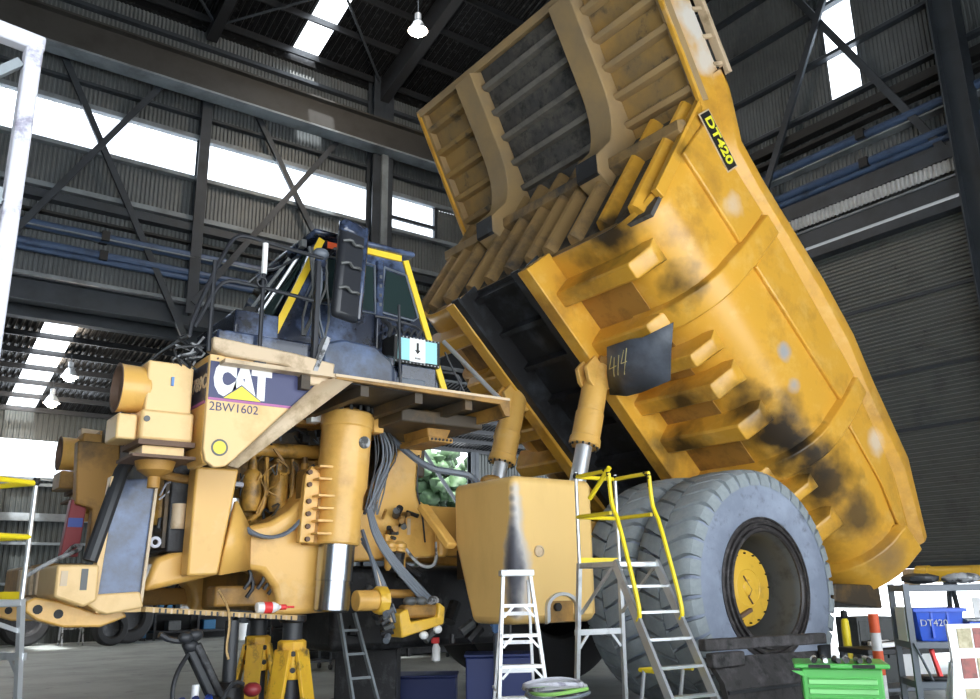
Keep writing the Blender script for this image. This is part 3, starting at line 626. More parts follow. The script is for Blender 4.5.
MB().bar((-4.72, -1.5, 2.85), (-4.62, -2.05, 2.3), .16, .1).build('tank_arm', 'truck_yellow', ft, .02)
MB().box(-3.9, -3.0, -2.0, -1.1, 1.9, 2.3).build('tank_mount', 'dark_frame', ft)
# --- chassis frame
for s in (-1, 1):
    m = MB(); m.prism([(-5.33, 2.81), (-4.79, 3.8), (-4.44, 3.83), (-4.55, 3.3), (-4.57, 3.12), (-4.53, 2.98), (-4.4, 2.91), (-2.0, 2.88), (1.4, 2.5), (1.4, 1.9), (-2.2, 2.1), (-3.9, 2.23), (-5.22, 2.16), (-6.4, 2.1), (-6.4, 2.8)], s*1.1, s*.72)
    fr = m.build('frame_rail', 'truck_yellow', T, .03)
    m = MB(); m.prism([(-8.3, 1.79), (-8.2, 2.14), (-7.8, 2.28), (-7.5, 2.36), (-7.24, 2.5), (-6.95, 2.56), (-6.71, 2.7), (-6.5, 2.92), (-6.37, 3.14), (-6.1, 3.2), (-6.0, 2.1), (-6.1, 1.54), (-6.87, 1.5), (-6.8, 1.65), (-6.85, 1.82), (-7.0, 2.0), (-7.2, 2.03), (-7.5, 1.97)], s*1.75, s*1.2)
    fh = m.build('front_frame', 'truck_yellow', T, .06, seg=3)
    m = MB(); m.prism([(-7.94, 3.1), (-7.46, 3.1), (-7.62, 1.96), (-7.95, 1.95)], s*2.05, s*1.8); m.build('front_upright', 'truck_yellow', T, .025)
    m = MB(); m.add([(-7.48, s*2.0, 2.75), (-7.62, s*2.0, 1.96), (-7.2, s*1.76, 2.02), (-7.22, s*1.76, 2.48)], [(0, 1, 2, 3)]); g_ = m.build('gusset', 'truck_yellow', fh); sd = g_.modifiers.new('t', 'SOLIDIFY'); sd.thickness = .05
    MB().box(-7.45, -6.55, s*1.5 if s > 0 else -1.5, 1.55 if s > 0 else -1.2, 1.62, 1.85).build('lower_arm', 'dull_yellow', fh, .03)
    for i in range(5):
        x = -7.02+random.uniform(-.12, .22); z = 1.62+random.uniform(0, .3)
        MB().tube([(x, s*1.6, z+.2), (x+.04, s*1.64, z+.06), (x-.03, s*1.6, z-.06)], .022, 6, 1).build('lifting_shackle', 'dark_machine' if i % 2 else 'hose_black', fh)
m = MB(); m.box(-6.7, -6.0, -1.7, 1.7, 1.55, 2.05); m.build('cross_member', 'dull_yellow', T, .05)
m = MB(); m.box(-4.9, -4.4, -1.05, 1.05, 3.3, 3.8); m.build('cross_member', 'dark_frame', T, .03)
m = MB(); m.box(-5.6, -2.6, -.7, .7, 1.0, 2.1); tr = m.build('transmission', 'dark_machine', T, .1)
for i in range(22):
    x = random.uniform(-5.4, -3.0); y = random.uniform(-1.5, -.6); z = random.uniform(1.2, 2.1)
    MB().cyl((x, y, z), (x+random.uniform(-.35, .35), y+random.uniform(-.1, .1), z+random.uniform(-.3, .3)), random.uniform(.03, .1), n=8).build('driveline_fitting', 'dark_machine' if i % 4 else 'rim_grey', tr)
MB().cyl((-2.7, 0, 1.6), (-.3, 0, 1.7), .12, n=12).build('drive_shaft', 'dark_machine', T)
# front struts
for s in (-1, 1):
    cx, cy = -6.06, s*1.92
    m = MB(); m.lathe([(.30, 1.60), (.325, 1.58), (.325, 1.42), (.31, 1.40), (.308, .70), (.27, .58), (.265, .02), (.25, 0)], (cx-.11, cy, 2.30), (.06, 0, 1), 32); sp = m.build('front_strut', 'truck_yellow', T, .004)
    m = MB(); m.lathe([(.215, .8), (.215, .35), (.205, .345), (.205, .02), (.19, 0)], (cx-.155, cy, 1.54), (.06, 0, 1), 28); m.build('chrome_rod', 'chrome', sp)
    for k in range(16):
        an = 2*PI*k/16; MB().cyl((cx+.30*math.cos(an), cy+.30*math.sin(an), 3.89), (cx+.30*math.cos(an), cy+.30*math.sin(an), 3.95), .028, n=6).build('bolt', 'black_flat', sp)
    MB().lathe([(.09, 0), (.11, .02), (.11, .12), (.07, .16), (0, .16)], (cx+.02, cy, 3.9), n=16).build('charge_cap', 'dull_yellow', sp)
    MB().box(cx+.3, cx+.44, cy-.1, cy+.12, 3.68, 3.86).build('strut_lug', 'truck_yellow', sp, .01)
    MB().lathe([(.075, 0), (.075, .02), (0, .025)], (cx+.06, cy+s*.30, 3.5), (0, s, 0), 18).build('round_plate', 'bag_grey', sp)
    m = MB(); m.prism([(cx-.6, 2.32), (cx-.42, 2.32), (cx-.36, 3.12), (cx-.47, 3.22), (cx-.55, 3.1)], cy-.02, cy+.08); bp = m.build('mount_plate', 'truck_yellow', sp, .01)
    for k in range(6):
        z = 2.42 + k*.145 + (0.05 if k > 3 else 0)
        MB().box(cx-.46, cx-.22, cy+s*.2, cy+s*.02, z-.012, z+.012).build('strut_rib', 'truck_yellow', bp)
        MB().cyl((cx-.51, cy-.02*s, z-.06), (cx-.51, cy+s*.06, z-.06), .03, n=8).build('bolt', 'rust_brown', bp)
    MB().box(cx-.5, cx+.1, cy*.9-.2, cy*.9+.2, 2.3, 3.2).build('strut_saddle', 'dull_yellow', sp, .03)

# --- deck
dk = MB().box(-8.1, -4.55, -3.22, 3.22, 3.99, 4.03).build('deck', 'deck_cream', T)
for s in (-1, 1):
    m = MB(); m.prism([(-6.9, 3.97), (-6.85, 4.02), (-4.55, 4.02), (-4.55, 3.8), (-4.62, 3.8), (-4.7, 3.94)], s*3.24, s*3.19); m.build('deck_edge', 'dull_yellow', dk)
    MB().box(-6.9, -4.55, s*3.25, s*3.2, 3.995, 4.025).build('edge_strip', 'deck_cream', dk)
    m = MB(); m.prism([(-8.2, 4.14), (-8.05, 4.09), (-7.4, 4.07), (-7.12, 3.9), (-6.88, 3.93), (-6.85, 4.17), (-7.3, 4.22), (-8.2, 4.27)], s*3.12, s*2.9); m.build('deck_skirt', 'deck_cream', dk, .02)
for x in (-7.2, -6.5, -5.8, -5.1): MB().box(x-.05, x+.05, -3.15, 3.15, 3.84, 3.99).build('deck_beam', 'dark_frame', dk)
MB().box(-6.9, -4.5, -3.15, -.4, 3.96, 3.99).build('deck_underlay', 'sooty_black', dk)
MB().box(-4.60, -4.55, -3.2, 3.2, 3.8, 4.0).build('deck_rear_edge', 'dull_yellow', dk)
for s in (-1, 1):
    m = MB(); m.prism([(-5.22, 3.98), (-5.16, 3.62), (-4.88, 3.62), (-4.7, 3.98)], s*2.35, s*1.75); br = m.build('deck_bracket', 'dull_yellow', dk, .02)
    m = MB(); m.box(-5.2, -4.84, s*2.42, s*1.7, 3.56, 3.62); m.build('bolt_flange', 'dull_yellow', br, .01)
    for k in range(6): MB().cyl((-5.16+.056*k, s*2.425, 3.59), (-5.16+.056*k, s*2.435, 3.59), .016, n=8).build('bolt', 'black_flat', br)
MB().box(-7.1, -5.5, -1.55, -1.3, 3.78, 3.94).build('deck_stringer', 'dull_yellow', dk, .02)
MB().box(-5.7, -4.5, -2.6, -1.2, 3.74, 3.9).build('deck_stringer', 'dark_frame', dk, .02)
# bonnet side panels with lettering
for s in (-1, 1):
    poly = [(-8.2, 4.1), (-8.2, 3.14), (-8.17, 3.02), (-8.08, 2.96), (-7.97, 2.98), (-7.88, 3.05), (-7.02, 3.93), (-6.9, 4.1)]
    m = MB(); m.prism(poly, s*3.05, s*2.98); hp = m.build('bonnet_panel', 'lit_yellow', T, .012, label='yellow bonnet side panel coloured pale as in strong daylight, with maker lettering')
    m = MB(); m.add([(-7.95, s*3.055, 2.985), (-7.04, s*3.075, 3.93), (-6.85, s*3.22, 4.0), (-6.66, s*3.2, 3.98), (-7.84, s*3.05, 2.97)], [(0, 1, 2, 3, 4)]); fl_ = m.build('panel_return', 'deck_cream', hp); sd = fl_.modifiers.new('t', 'SOLIDIFY'); sd.thickness = .02
    m = MB(); m.prism([(-8.2, 4.1), (-8.2, 3.1), (-8.17, 3.0), (-8.1, 3.0), (-8.1, 4.1)], s*2.98, s*2.5); fc = m.build('corner_panel', 'truck_yellow', hp, .01)
    MB().box(-8.208, -8.2, s*3.0, s*2.52, 3.62, 4.02).build('corner_decal', 'dark_navy', fc)
    MB().box(-8.21, -8.2, s*3.0, s*2.52, 3.6, 3.63).build('decal_line', 'magenta', fc)
    if s < 0:
        text('lettering', '789C', (-8.212, -2.82, 3.82), (0, -1, 0), (0, 0, 1), .20, 'deck_cream', fc, .002, .006)
        m = MB(); m.prism([(-8.19, 4.03), (-8.19, 3.63), (-7.32, 3.63), (-7.0, 3.95), (-6.95, 4.03)], -3.056, -3.05); dc_ = m.build('decal', 'navy', hp, label='navy maker decal')
        m = MB(); m.prism([(-8.19, 3.655), (-8.19, 3.63), (-7.32, 3.63), (-7.30, 3.655)], -3.058, -3.056); m.build('decal_line', 'magenta', dc_)
        text('lettering', 'CAT', (-7.85, -3.059, 3.845), (1, 0, 0), (0, 0, 1), .43, 'white_paint', dc_, .002, .042, .67)
        m = MB(); m.prism([(-7.86, 3.80), (-8.04, 3.66), (-7.65, 3.66)], -3.068, -3.060); m.build('triangle_emblem', 'letter_yellow', dc_)
        m = MB(); m.prism([(-7.86, 3.815), (-8.065, 3.655), (-7.625, 3.655)], -3.064, -3.058); m.build('triangle_outline', 'navy', dc_)
        text('lettering', '2BW1602', (-7.92, -3.054, 3.565), (1, 0, 0), (0, 0, 1), .125, 'navy', hp, .002, .0, 1.0)
        MB().lathe([(.085, 0), (.085, .004), (0, .004)], (-8.04, -3.05, 3.16), (0, -1, 0), 24).build('round_sticker', 'rim_grey', hp)
        MB().lathe([(.065, .002), (.065, .007), (0, .007)], (-8.04, -3.05, 3.16), (0, -1, 0), 24).build('round_sticker_face', 'letter_yellow', hp)
        for x, z in ((-8.12, 4.06), (-7.6, 4.06), (-7.1, 4.06)): MB().cyl((x, -3.05, z), (x, -3.06, z), .012, n=6).build('bolt', 'rust_brown', hp)
# radiator and front bay
rd = MB().box(-8.1, -7.75, -1.75, 1.75, 2.2, 4.1).build('radiator', 'dark_machine', T, .02)
MB().box(-8.14, -8.1, -1.7, 1.7, 2.25, 4.05).build('radiator_guard', 'dark_frame', rd)
for y in (-2.45, 2.45): MB().box(-8.1, -7.9, y-.4, y+.4, 3.1, 4.1).build('grille_support', 'dull_yellow', rd)
# side board at the front
m = MB(); m.prism([(-8.72, 2.92), (-8.30, 2.96), (-8.36, 1.66), (-8.80, 1.66)], -1.95, -1.87); sb = m.build('front_side_plate', 'panel_black', T, .01, label='black side plate at the front with pale edge')
m = MB(); m.prism([(-8.78, 2.95), (-8.72, 2.95), (-8.80, 1.66), (-8.86, 1.66)], -1.99, -1.83); m.build('plate_edge', 'lit_yellow', sb, .005)
m = MB(); m.prism([(-8.80, 1.68), (-8.36, 1.68), (-8.36, 1.60), (-8.80, 1.60)], -1.99, -1.85); m.build('plate_edge', 'lit_yellow', sb, .005)
m = MB(); m.prism([(-8.33, 2.96), (-8.30, 2.96), (-8.36, 1.66), (-8.39, 1.66)], -1.99, -1.87); m.build('plate_edge', 'deck_cream', sb)
for x in (-8.7, -8.46): MB().cyl((x, -1.99, 1.64), (x, -2.0, 1.64), .02, n=8).build('bolt', 'rust_brown', sb)
MB().tube([(-8.62, -1.9, 3.1), (-8.68, -1.95, 3.0), (-8.9, -1.98, 2.1)], .075, 10).build('drain_hose', 'hose_black', T)
m = MB(); m.prism([(-8.95, 3.45), (-8.5, 3.45), (-8.42, 2.2), (-8.72, 2.2), (-8.72, 2.7), (-8.9, 2.75)], -1.0, -.8); m.build('front_plate', 'dull_yellow', T, .02)
m = MB(); m.prism([(-8.93, 2.8), (-8.76, 2.8), (-8.8, 2.18), (-8.98, 2.18)], -.9, -.75); rp = m.build('red_panel', 'red_paint', T, .01)
MB().box(-8.94, -8.79, -.91, -.9, 2.5, 2.6).build('blue_band', 'blue_paint', rp)
MB().tube([(-8.95, -1.0, 2.2), (-8.9, -1.2, 2.3), (-8.85, -1.4, 2.25), (-9.2, -1.6, 2.1), (-9.4, -1.5, 1.95)], .022, 7, 2).build('hose', 'bag_grey', T)
# bumper and tow hooks
m = MB(); m.prism([(-9.22, 2.06), (-8.84, 2.06), (-8.83, 1.72), (-8.95, 1.66), (-9.22, 1.76)], -2.15, -1.2); bm_ = m.build('bumper', 'lit_yellow', T, .025)
MB().box(-9.0, -8.94, -2.16, -2.15, 1.82, 2.02).build('bumper_slot', 'rim_grey', bm_)
MB().box(-9.18, -9.12, -2.16, -2.15, 1.86, 2.0).build('bumper_slot', 'deck_cream', bm_)
MB().box(-9.2, -8.75, -1.2, 1.2, 1.72, 2.1).build('bumper_beam', 'dull_yellow', bm_, .03)
for y in (-1.15, -.8, -.45, -.1): MB().box(-9.24, -9.2, y-.08, y+.08, 1.78, 2.06).build('bumper_block', 'deck_cream', bm_, .01)
m = MB(); m.prism([(-9.15, 1.76), (-8.95, 1.72), (-8.8, 1.62), (-8.7, 1.58), (-8.35, 1.64), (-8.4, 1.8)], -2.02, -1.5); m.build('bumper_skid', 'lit_yellow', bm_, .02)
for y in (-1.75, -1.35, 1.4):
    m = MB(); m.prism([(-9.4, 1.72), (-9.32, 1.76), (-9.1, 1.72), (-8.75, 1.6), (-8.5, 1.62), (-8.45, 1.55), (-8.7, 1.46), (-9.05, 1.47), (-9.3, 1.55), (-9.4, 1.63)], y-.06, y+.06); hk = m.build('tow_hook', 'deck_cream' if y == -1.35 else 'truck_yellow', bm_, .02)
    for x in (-9.29, -9.1): MB().cyl((x, y-.065, 1.645-(x+9.29)*.25), (x, y+.065, 1.645-(x+9.29)*.25), .045, n=12).build('hook_hole', 'black_flat', hk)
# air cleaners
for s in (-1, 1):
    y0, y1 = (-2.8, -2.25) if s < 0 else (1.85, 2.5)
    yc = (y0+y1)/2
    m = MB(); m.box(-8.72, -8.27, y0, y1, 3.5, 4.02); ac = m.build('air_cleaner', 'lit_yellow' if s < 0 else 'dull_yellow', T, .02)
    MB().box(-8.75, -8.24, y0-.03, y1+.03, 3.22, 3.52).build('cleaner_lower', 'lit_yellow' if s < 0 else 'dull_yellow', ac, .03)
    MB().box(-8.76, -8.22, y0-.05, y1+.05, 3.17, 3.22).build('cleaner_lip', 'rust_brown', ac)
    MB().box(-8.70, -8.3, y0+.03, y1-.03, 3.08, 3.17).build('cleaner_neck', 'lit_yellow' if s < 0 else 'dull_yellow', ac)
    MB().box(-8.8, -8.2, y0-.04, y1+.04, 3.05, 3.08).build('cleaner_lip', 'rust_brown', ac)
    m = MB(); m.lathe([(.245, 0), (.24, .03), (.235, .26), (.22, .28)], (-8.94, yc+.05*s, 3.75), (1, 0, 0), 28, True); ci = m.build('cleaner_intake', 'truck_yellow', ac)
    m = MB(); m.lathe([(.245, .0), (.252, -.01), (.22, -.012), (.2, .06), (.0, .06)], (-8.94, yc+.05*s, 3.75), (1, 0, 0), 28, True); m.build('intake_mesh', 'rust_brown', ci)
    MB().box(-8.95, -8.76, y0+.05, y1-.05, 3.22, 3.47).build('cleaner_cover', 'lit_yellow' if s < 0 else 'dull_yellow', ac, .02)
    m = MB(); m.lathe([(.2, 0), (.17, -.1), (.09, -.15), (.06, -.16), (.06, -.27), (0, -.27)], (-8.5, yc, 3.06), n=18); m.build('dust_cup', 'dull_yellow', ac)
    MB().cyl((-8.7, y0-.035, 3.42), (-8.7, y0-.05, 3.42), .03, n=10).build('bolt', 'rim_grey', ac)
    if s > 0: ac.location.x += .36
MB().box(-8.49, -8.465, -2.82, -2.8, 3.78, 3.87).build('rag_tie', 'rag_blue', T)
for k in range(9):
    pts = [(-8.35+random.uniform(-.15, .15), -2.75+random.uniform(-.1, .1), 3.98)]
    for j in range(3): pts.append((-8.33+random.uniform(-.2, .2), -2.8+random.uniform(-.12, .12), 4.05+.1*j+random.uniform(-.05, .08)))
    MB().tube(pts, .012, 5, 1).build('loose_cable', 'bag_grey' if k % 2 else 'hose_black', T)
# --- engine
en = MB().box(-7.2, -5.6, -.75, .75, 2.2, 3.5).build('engine', 'engine_yellow', T, .05)
MB().cyl((-7.25, -1.2, 3.46), (-5.8, -1.2, 3.52), .09, n=14).build('manifold', 'engine_yellow', en)
MB().cyl((-7.25, -.95, 2.62), (-6.0, -.95, 2.6), .07, n=10).build('oil_gallery', 'engine_yellow', en)
for k in range(4):
    x = -7.0 + .34*k
    m = MB(); m.lathe([(.05, .62), (.06, .5), (.10, .47), (.12, .43), (.12, .06), (.09, 0)], (x, -1.24, 2.72), n=16); fi = m.build('filter_canister', 'engine_yellow', en)
    MB().cyl((x, -1.24, 3.3), (x, -1.24, 3.42), .035, n=8).build('filter_neck', 'dull_yellow', fi)
    MB().tube([(x+.17, -1.25, 3.38), (x+.17, -1.3, 3.0), (x+.13, -1.28, 2.72), (x-.02, -1.3, 2.6)], .028, 7, 1).build('oil_pipe', 'engine_yellow', en)
for i in range(30):
    x = random.uniform(-7.3, -5.75); z = random.uniform(2.6, 3.5); y = -1.2-random.random()*.2
    pts = [(x, y, z)]
    for j in range(3): pts.append((pts[-1][0]+random.uniform(-.14, .16), y+random.uniform(-.06, .06), pts[-1][2]+random.uniform(-.24, .2)))
    MB().tube(pts, random.choice((.010, .014, .02)), 5, 1).build('engine_line', random.choice(('engine_yellow', 'engine_yellow', 'hose_black', 'dark_frame', 'rim_grey', 'dull_yellow')), en)
for i in range(54):
    x = random.uniform(-7.15, -5.7); z = random.uniform(3.58, 4.02); y = -1.25+random.random()*.4
    if i % 3: MB().box(x-.05, x+.05, y-.05, y+.05, z-.05, z+.05).build('engine_fitting', random.choice(('dark_machine', 'hose_black', 'engine_yellow', 'dark_frame')), en, .01)
    else:
        pts = [(x, y, z)]
        for j in range(3): pts.append((pts[-1][0]+random.uniform(.02, .18), y+random.uniform(-.08, .08), pts[-1][2]+random.uniform(-.2, .1)))
        MB().tube(pts, .016, 5, 1).build('engine_line', random.choice(('hose_black', 'hose_grey', 'hose_black')), en)
MB().box(-7.2, -5.6, -1.0, .9, 3.5, 3.9).build('valve_covers', 'dark_frame', en, .05)
MB().cyl((-6.72, -1.55, 3.78), (-6.72, -1.55, 4.02), .06, n=12).build('white_filter', 'white_paint', en)
MB().cyl((-6.95, -1.5, 3.62), (-6.95, -1.5, 3.75), .045, n=12).build('white_filter', 'white_paint', en)
MB().box(-6.5, -6.36, -1.78, -1.62, 3.78, 4.0).build('relay_box', 'white_paint', en, .01)
MB().cyl((-7.35, -1.6, 2.5), (-7.35, -1.6, 2.82), .07, n=14).build('dryer_bottle', 'aluminium', en)
MB().tube([(-7.42, -1.6, 2.9), (-7.44, -1.62, 3.0), (-7.25, -1.62, 2.98)], .03, 6, 1).build('engine_line', 'dirty_white', en)
for k in range(3): MB().tube([(-7.35, -1.82, 2.5+.02*k), (-7.1, -1.86-.02*k, 2.36), (-6.8, -1.86-.03*k, 2.4), (-6.58, -1.86, 2.62), (-6.52, -1.84, 2.82)], .022, 6, 2).build('hose', 'hose_grey', en)
MB().box(-6.6, -6.48, -1.88, -1.78, 2.8, 2.92).build('hose_end', 'hub_yellow', en, .01)
for i in range(18):    # tangle between plate and upright
    x = random.uniform(-8.2, -7.75); z = random.uniform(2.25, 3.0); y = -1.7+random.random()*.3
    pts = [(x, y, z)]
    for j in range(3): pts.append((pts[-1][0]+random.uniform(-.12, .16), y+random.uniform(-.06, .06), pts[-1][2]+random.uniform(-.25, .2)))
    MB().tube(pts, random.choice((.012, .02, .03)), 6, 1).build('front_line', random.choice(('hose_black', 'engine_yellow', 'dirty_white', 'rim_grey', 'dark_frame')), rd)
MB().cyl((-8.0, -1.75, 2.45), (-8.0, -1.75, 2.72), .075, n=14).build('pale_canister', 'deck_cream', rd)
MB().cyl((-8.12, -1.5, 2.5), (-8.12, -1.5, 3.0), .11, n=14).build('brown_canister', 'engine_yellow', rd)
MB().tube([(-8.4, -1.8, 3.05), (-8.1, -1.8, 3.0), (-7.8, -1.75, 2.98)], .05, 8).build('front_pipe', 'dull_yellow', rd)
MB().lathe([(.06, -.02), (.06, .02), (.03, .02), (.03, -.02)], (-8.25, -1.85, 2.3), (0, -1, 0), 14, True).build('ring', 'dirty_white', rd)
# hoses behind the strut
for k in range(16):
    x = -5.66 + random.uniform(0, .14)
    MB().tube([(x, -1.7, 3.95), (x+random.uniform(.05, .26), -1.75+random.uniform(-.15, .1), 3.5), (x+random.uniform(0, .18), -1.7, 3.15), (x+random.uniform(-.06, .06), -1.65, 2.7)], random.choice((.01, .013, .018)), 6, 2).build('hose', random.choice(('hose_black', 'hose_grey', 'hose_black', 'rim_grey')), T)
for k in range(4):
    o = .05*k
    MB().tube([(-5.68+o*.3, -1.75, 2.75), (-5.64+o*.6, -1.85, 2.4), (-5.42+o*.8, -1.95, 2.05), (-5.1+o, -2.0, 1.72), (-5.0+o, -2.0, 1.62)], .022, 7, 2).build('hose', 'hose_grey', T)
    MB().tube([(-5.72, -1.7, 2.5-o), (-5.66+o*.4, -1.95, 2.0), (-5.6+o, -2.0, 1.62), (-5.5+o, -2.0, 1.4)], .016 if k % 2 else .026, 6, 2).build('hose', 'deck_cream' if k == 1 else 'hose_grey', T)
# fittings on the frame
ff = MB().box(-5.1, -4.9, -1.2, -1.1, 2.25, 2.5).build('valve_block', 'truck_yellow', T, .02)
for x in (-5.08, -4.93): MB().lathe([(.05, 0), (.075, .04), (.075, .28), (.09, .3), (.09, .34), (.04, .38)], (x, -1.28, 2.02), n=14).build('filter_canister', 'truck_yellow', ff)
MB().lathe([(.06, 0), (.085, .03), (.085, .34), (.05, .4)], (-4.28, -1.28, 2.2), n=14).build('filter_canister', 'truck_yellow', ff)
for i in range(12):
    x = random.uniform(-5.15, -4.75); z = random.uniform(2.45, 2.8)
    MB().cyl((x, -1.15, z), (x+random.uniform(-.1, .1), -1.3, z+random.uniform(-.08, .1)), random.uniform(.02, .05), n=8).build('valve_fitting', random.choice(('dark_machine', 'rim_grey', 'dull_yellow')), ff)
MB().tube([(-4.85, -1.3, 2.3), (-4.7, -1.35, 2.1), (-4.5, -1.35, 2.05), (-4.36, -1.3, 2.15), (-4.36, -1.28, 2.4)], .022, 6, 2).build('hose', 'bag_grey', ff)
MB().tube([(-4.95, -1.12, 2.5), (-4.75, -1.14, 2.75)], .012, 5).build('wire', 'black_flat', ff)
MB().box(-4.72, -4.67, -1.115, -1.1, 2.5, 2.72).build('label_plate', 'deck_cream', ff)
MB().tube([(-4.55, -1.13, 3.6), (-4.6, -1.14, 3.1), (-4.5, -1.14, 2.8), (-4.45, -1.14, 2.4)], .012, 5, 1).build('wire', 'hose_black', ff)
# steering linkage hanging in place of the wheel
sl = MB().cyl((-5.95, -2.0, 1.66), (-5.65, -2.0, 1.66), .12, n=16).build('steering_linkage', 'truck_yellow', T, .01)
MB().lathe([(.15, 0), (.17, .03), (.17, .12), (.1, .16)], (-5.68, -2.0, 1.66), (1, 0, 0), 10).build('link_flange', 'hub_yellow', sl)
MB().cyl((-5.6, -1.75, 1.74), (-4.9, -1.75, 1.72), .055, n=12).build('link_tube', 'dull_yellow', sl)
m = MB(); m.prism([(-5.42, 1.5), (-5.38, 1.22), (-4.78, 1.36), (-4.76, 1.56), (-4.85, 1.62), (-4.87, 1.45), (-5.25, 1.4), (-5.3, 1.56)], -2.12, -1.8); m.build('link_bracket', 'hub_yellow', sl, .02)
m = MB(); m.box(-5.3, -4.82, -2.06, -1.86, 1.44, 1.6); m.build('link_casting', 'dull_yellow', sl, .04)
for x in (-5.2, -5.05, -4.88): MB().ico((x, -2.0, 1.64), .09, .08, .06).build('link_fitting', random.choice(('bag_grey', 'rim_grey')), sl)
for x, z in ((-5.05, 1.24), (-4.85, 1.3)): MB().ico((x, -2.08, z), .06, .05, .05).build('white_cap', 'white_paint', sl)
for k in range(8): MB().cyl((-5.6+random.uniform(-.06, .1), -2.05+random.uniform(-.1, .1), 1.2+.06*k), (-5.5+random.uniform(-.1, .1), -2.05, 1.25+.06*k), .04, n=8).build('link_fitting', random.choice(('dark_machine', 'rim_grey', 'hose_grey')), sl)

# --- cab
ca = MB(); ca.prism([(-6.85, 5.86), (-5.66, 5.86), (-4.97, 4.03), (-7.42, 4.03), (-7.40, 4.5)], -2.55, -.55)
ca = ca.build('cab', 'cab_black', T, .04, label='black operator cab with yellow edge stripes')
def stripe(p0, p1, y=-2.57, w=.08):
    MB().bar((p0[0], y, p0[1]), (p1[0], y, p1[1]), .03, w, (0, 0, 1) if abs(p1[0]-p0[0]) > abs(p1[1]-p0[1]) else (1, 0, 0)).build('yellow_stripe', 'stripe_yellow', ca)
stripe((-6.82, 5.83), (-7.39, 4.48)); stripe((-6.32, 5.825), (-5.72, 5.825)); stripe((-5.66, 5.81), (-5.03, 4.08))
MB().box(-6.74, -6.62, -2.58, -2.56, 5.74, 5.82).build('orange_decal', 'signal_orange', ca)
MB().box(-6.95, -5.55, -2.65, -.5, 5.86, 5.93).build('cab_roof', 'cab_black', ca, .03)
MB().box(-6.6, -6.1, -2.0, -1.2, 5.93, 6.02).build('roof_unit', 'cab_black', ca, .03)
def window(poly, y=-2.57, nm='cab_window'):
    wf_ = MB(); cxm = sum(p[0] for p in poly)/len(poly); czm = sum(p[1] for p in poly)/len(poly)
    big = [(cxm+(p[0]-cxm)*1.13, czm+(p[1]-czm)*1.1) for p in poly]
    wf_.prism(big, y, -2.54); wf_ = wf_.build(nm, 'cab_black', ca, .012)
    m = MB(); m.prism(poly, y-.012, y); m.build('pane', 'glass_dark', wf_, .004)
    m = MB(); n_ = len(poly); pts = [(p[0], y-.012, p[1]) for p in big]
    m.tube(pts+[pts[0]], .014, 5); m.build('window_seal', 'hose_grey', wf_)
window([(-5.94, 5.62), (-5.66, 5.58), (-5.50, 5.10), (-5.56, 5.05), (-5.98, 5.08)])
window([(-6.38, 5.64), (-6.12, 5.62), (-6.10, 5.05), (-6.42, 5.05)])
window([(-6.78, 5.6), (-6.5, 5.62), (-6.52, 5.05), (-6.98, 5.05)])
MB().box(-6.08, -5.99, -2.62, -2.54, 4.25, 5.72).build('door_post', 'cab_black', ca, .015)
for z in (5.5, 5.38, 5.26, 5.14): MB().box(-6.05, -6.02, -2.63, -2.62, z-.02, z+.02).build('hinge_bolt', 'rim_grey', ca)
MB().tube([(-6.1, -2.62, 4.98), (-5.95, -2.7, 4.96), (-5.6, -2.7, 4.92), (-5.45, -2.62, 4.9)], .015, 6, 1).build('grab_rail', 'rail_black', ca)
# windscreen on the front face
m = MB(); m.add([(-6.92, -2.4, 5.72), (-6.92, -.7, 5.72), (-7.4, -.7, 4.7), (-7.4, -2.4, 4.7)], [(0, 1, 2, 3)]); ws = m.build('windscreen', 'glass_dark', ca); sd = ws.modifiers.new('t', 'SOLIDIFY'); sd.thickness = .03
MB().tube([(-7.0, -2.3, 5.65), (-7.2, -2.1, 5.2), (-7.32, -2.0, 4.95)], .02, 6).build('wiper', 'aluminium', ca)
MB().tube([(-7.02, -2.1, 5.7), (-7.3, -1.6, 5.1)], .02, 6).build('wiper', 'aluminium', ca)
MB().box(-7.02, -6.95, -2.45, -2.35, 5.74, 5.84).build('work_light', 'rim_grey', ca, .01)
# lower cab side, steps and box
MB().box(-7.3, -6.0, -2.95, -2.5, 4.03, 4.42).build('cab_step_box', 'cab_black', ca, .03)
m = MB(); m.prism([(-6.95, 4.42), (-6.7, 4.5), (-6.3, 4.48), (-6.1, 4.34), (-6.0, 4.2), (-6.0, 4.03), (-6.95, 4.03)], -3.02, -2.6); m.build('cab_step', 'panel_black', ca, .03)
MB().box(-6.1, -5.6, -2.98, -2.6, 4.03, 4.17).build('deck_box', 'hose_grey', ca, .02)
MB().box(-5.9, -5.4, -2.9, -2.57, 4.03, 4.36).build('deck_box', 'cab_black', ca, .02)
bx = MB().box(-5.97, -5.32, -2.86, -2.56, 4.38, 4.72).build('electrical_box', 'black_flat', ca, .01)
MB().box(-5.92, -5.37, -2.866, -2.86, 4.42, 4.69).build('box_sheet', 'cyan_sheet', bx)
MB().box(-5.76, -5.54, -2.87, -2.866, 4.41, 4.70).build('white_sheet', 'white_paint', bx)
m = MB(); m.prism([(-5.665, 4.65), (-5.635, 4.65), (-5.635, 4.56), (-5.61, 4.56), (-5.65, 4.51), (-5.69, 4.56), (-5.665, 4.56)], -2.874, -2.87); m.build('arrow_mark', 'black_flat', bx)
for k in range(4): MB().box(-5.685+.02*k, -5.672+.02*k, -2.873, -2.87, 4.445, 4.468).build('small_mark', 'rim_grey', bx)
for k in range(13):
    for z in (4.395, 4.705): MB().box(-5.955+.05*k, -5.94+.05*k, -2.868, -2.86, z-.008, z+.008).build('rivet', 'bag_grey', bx)
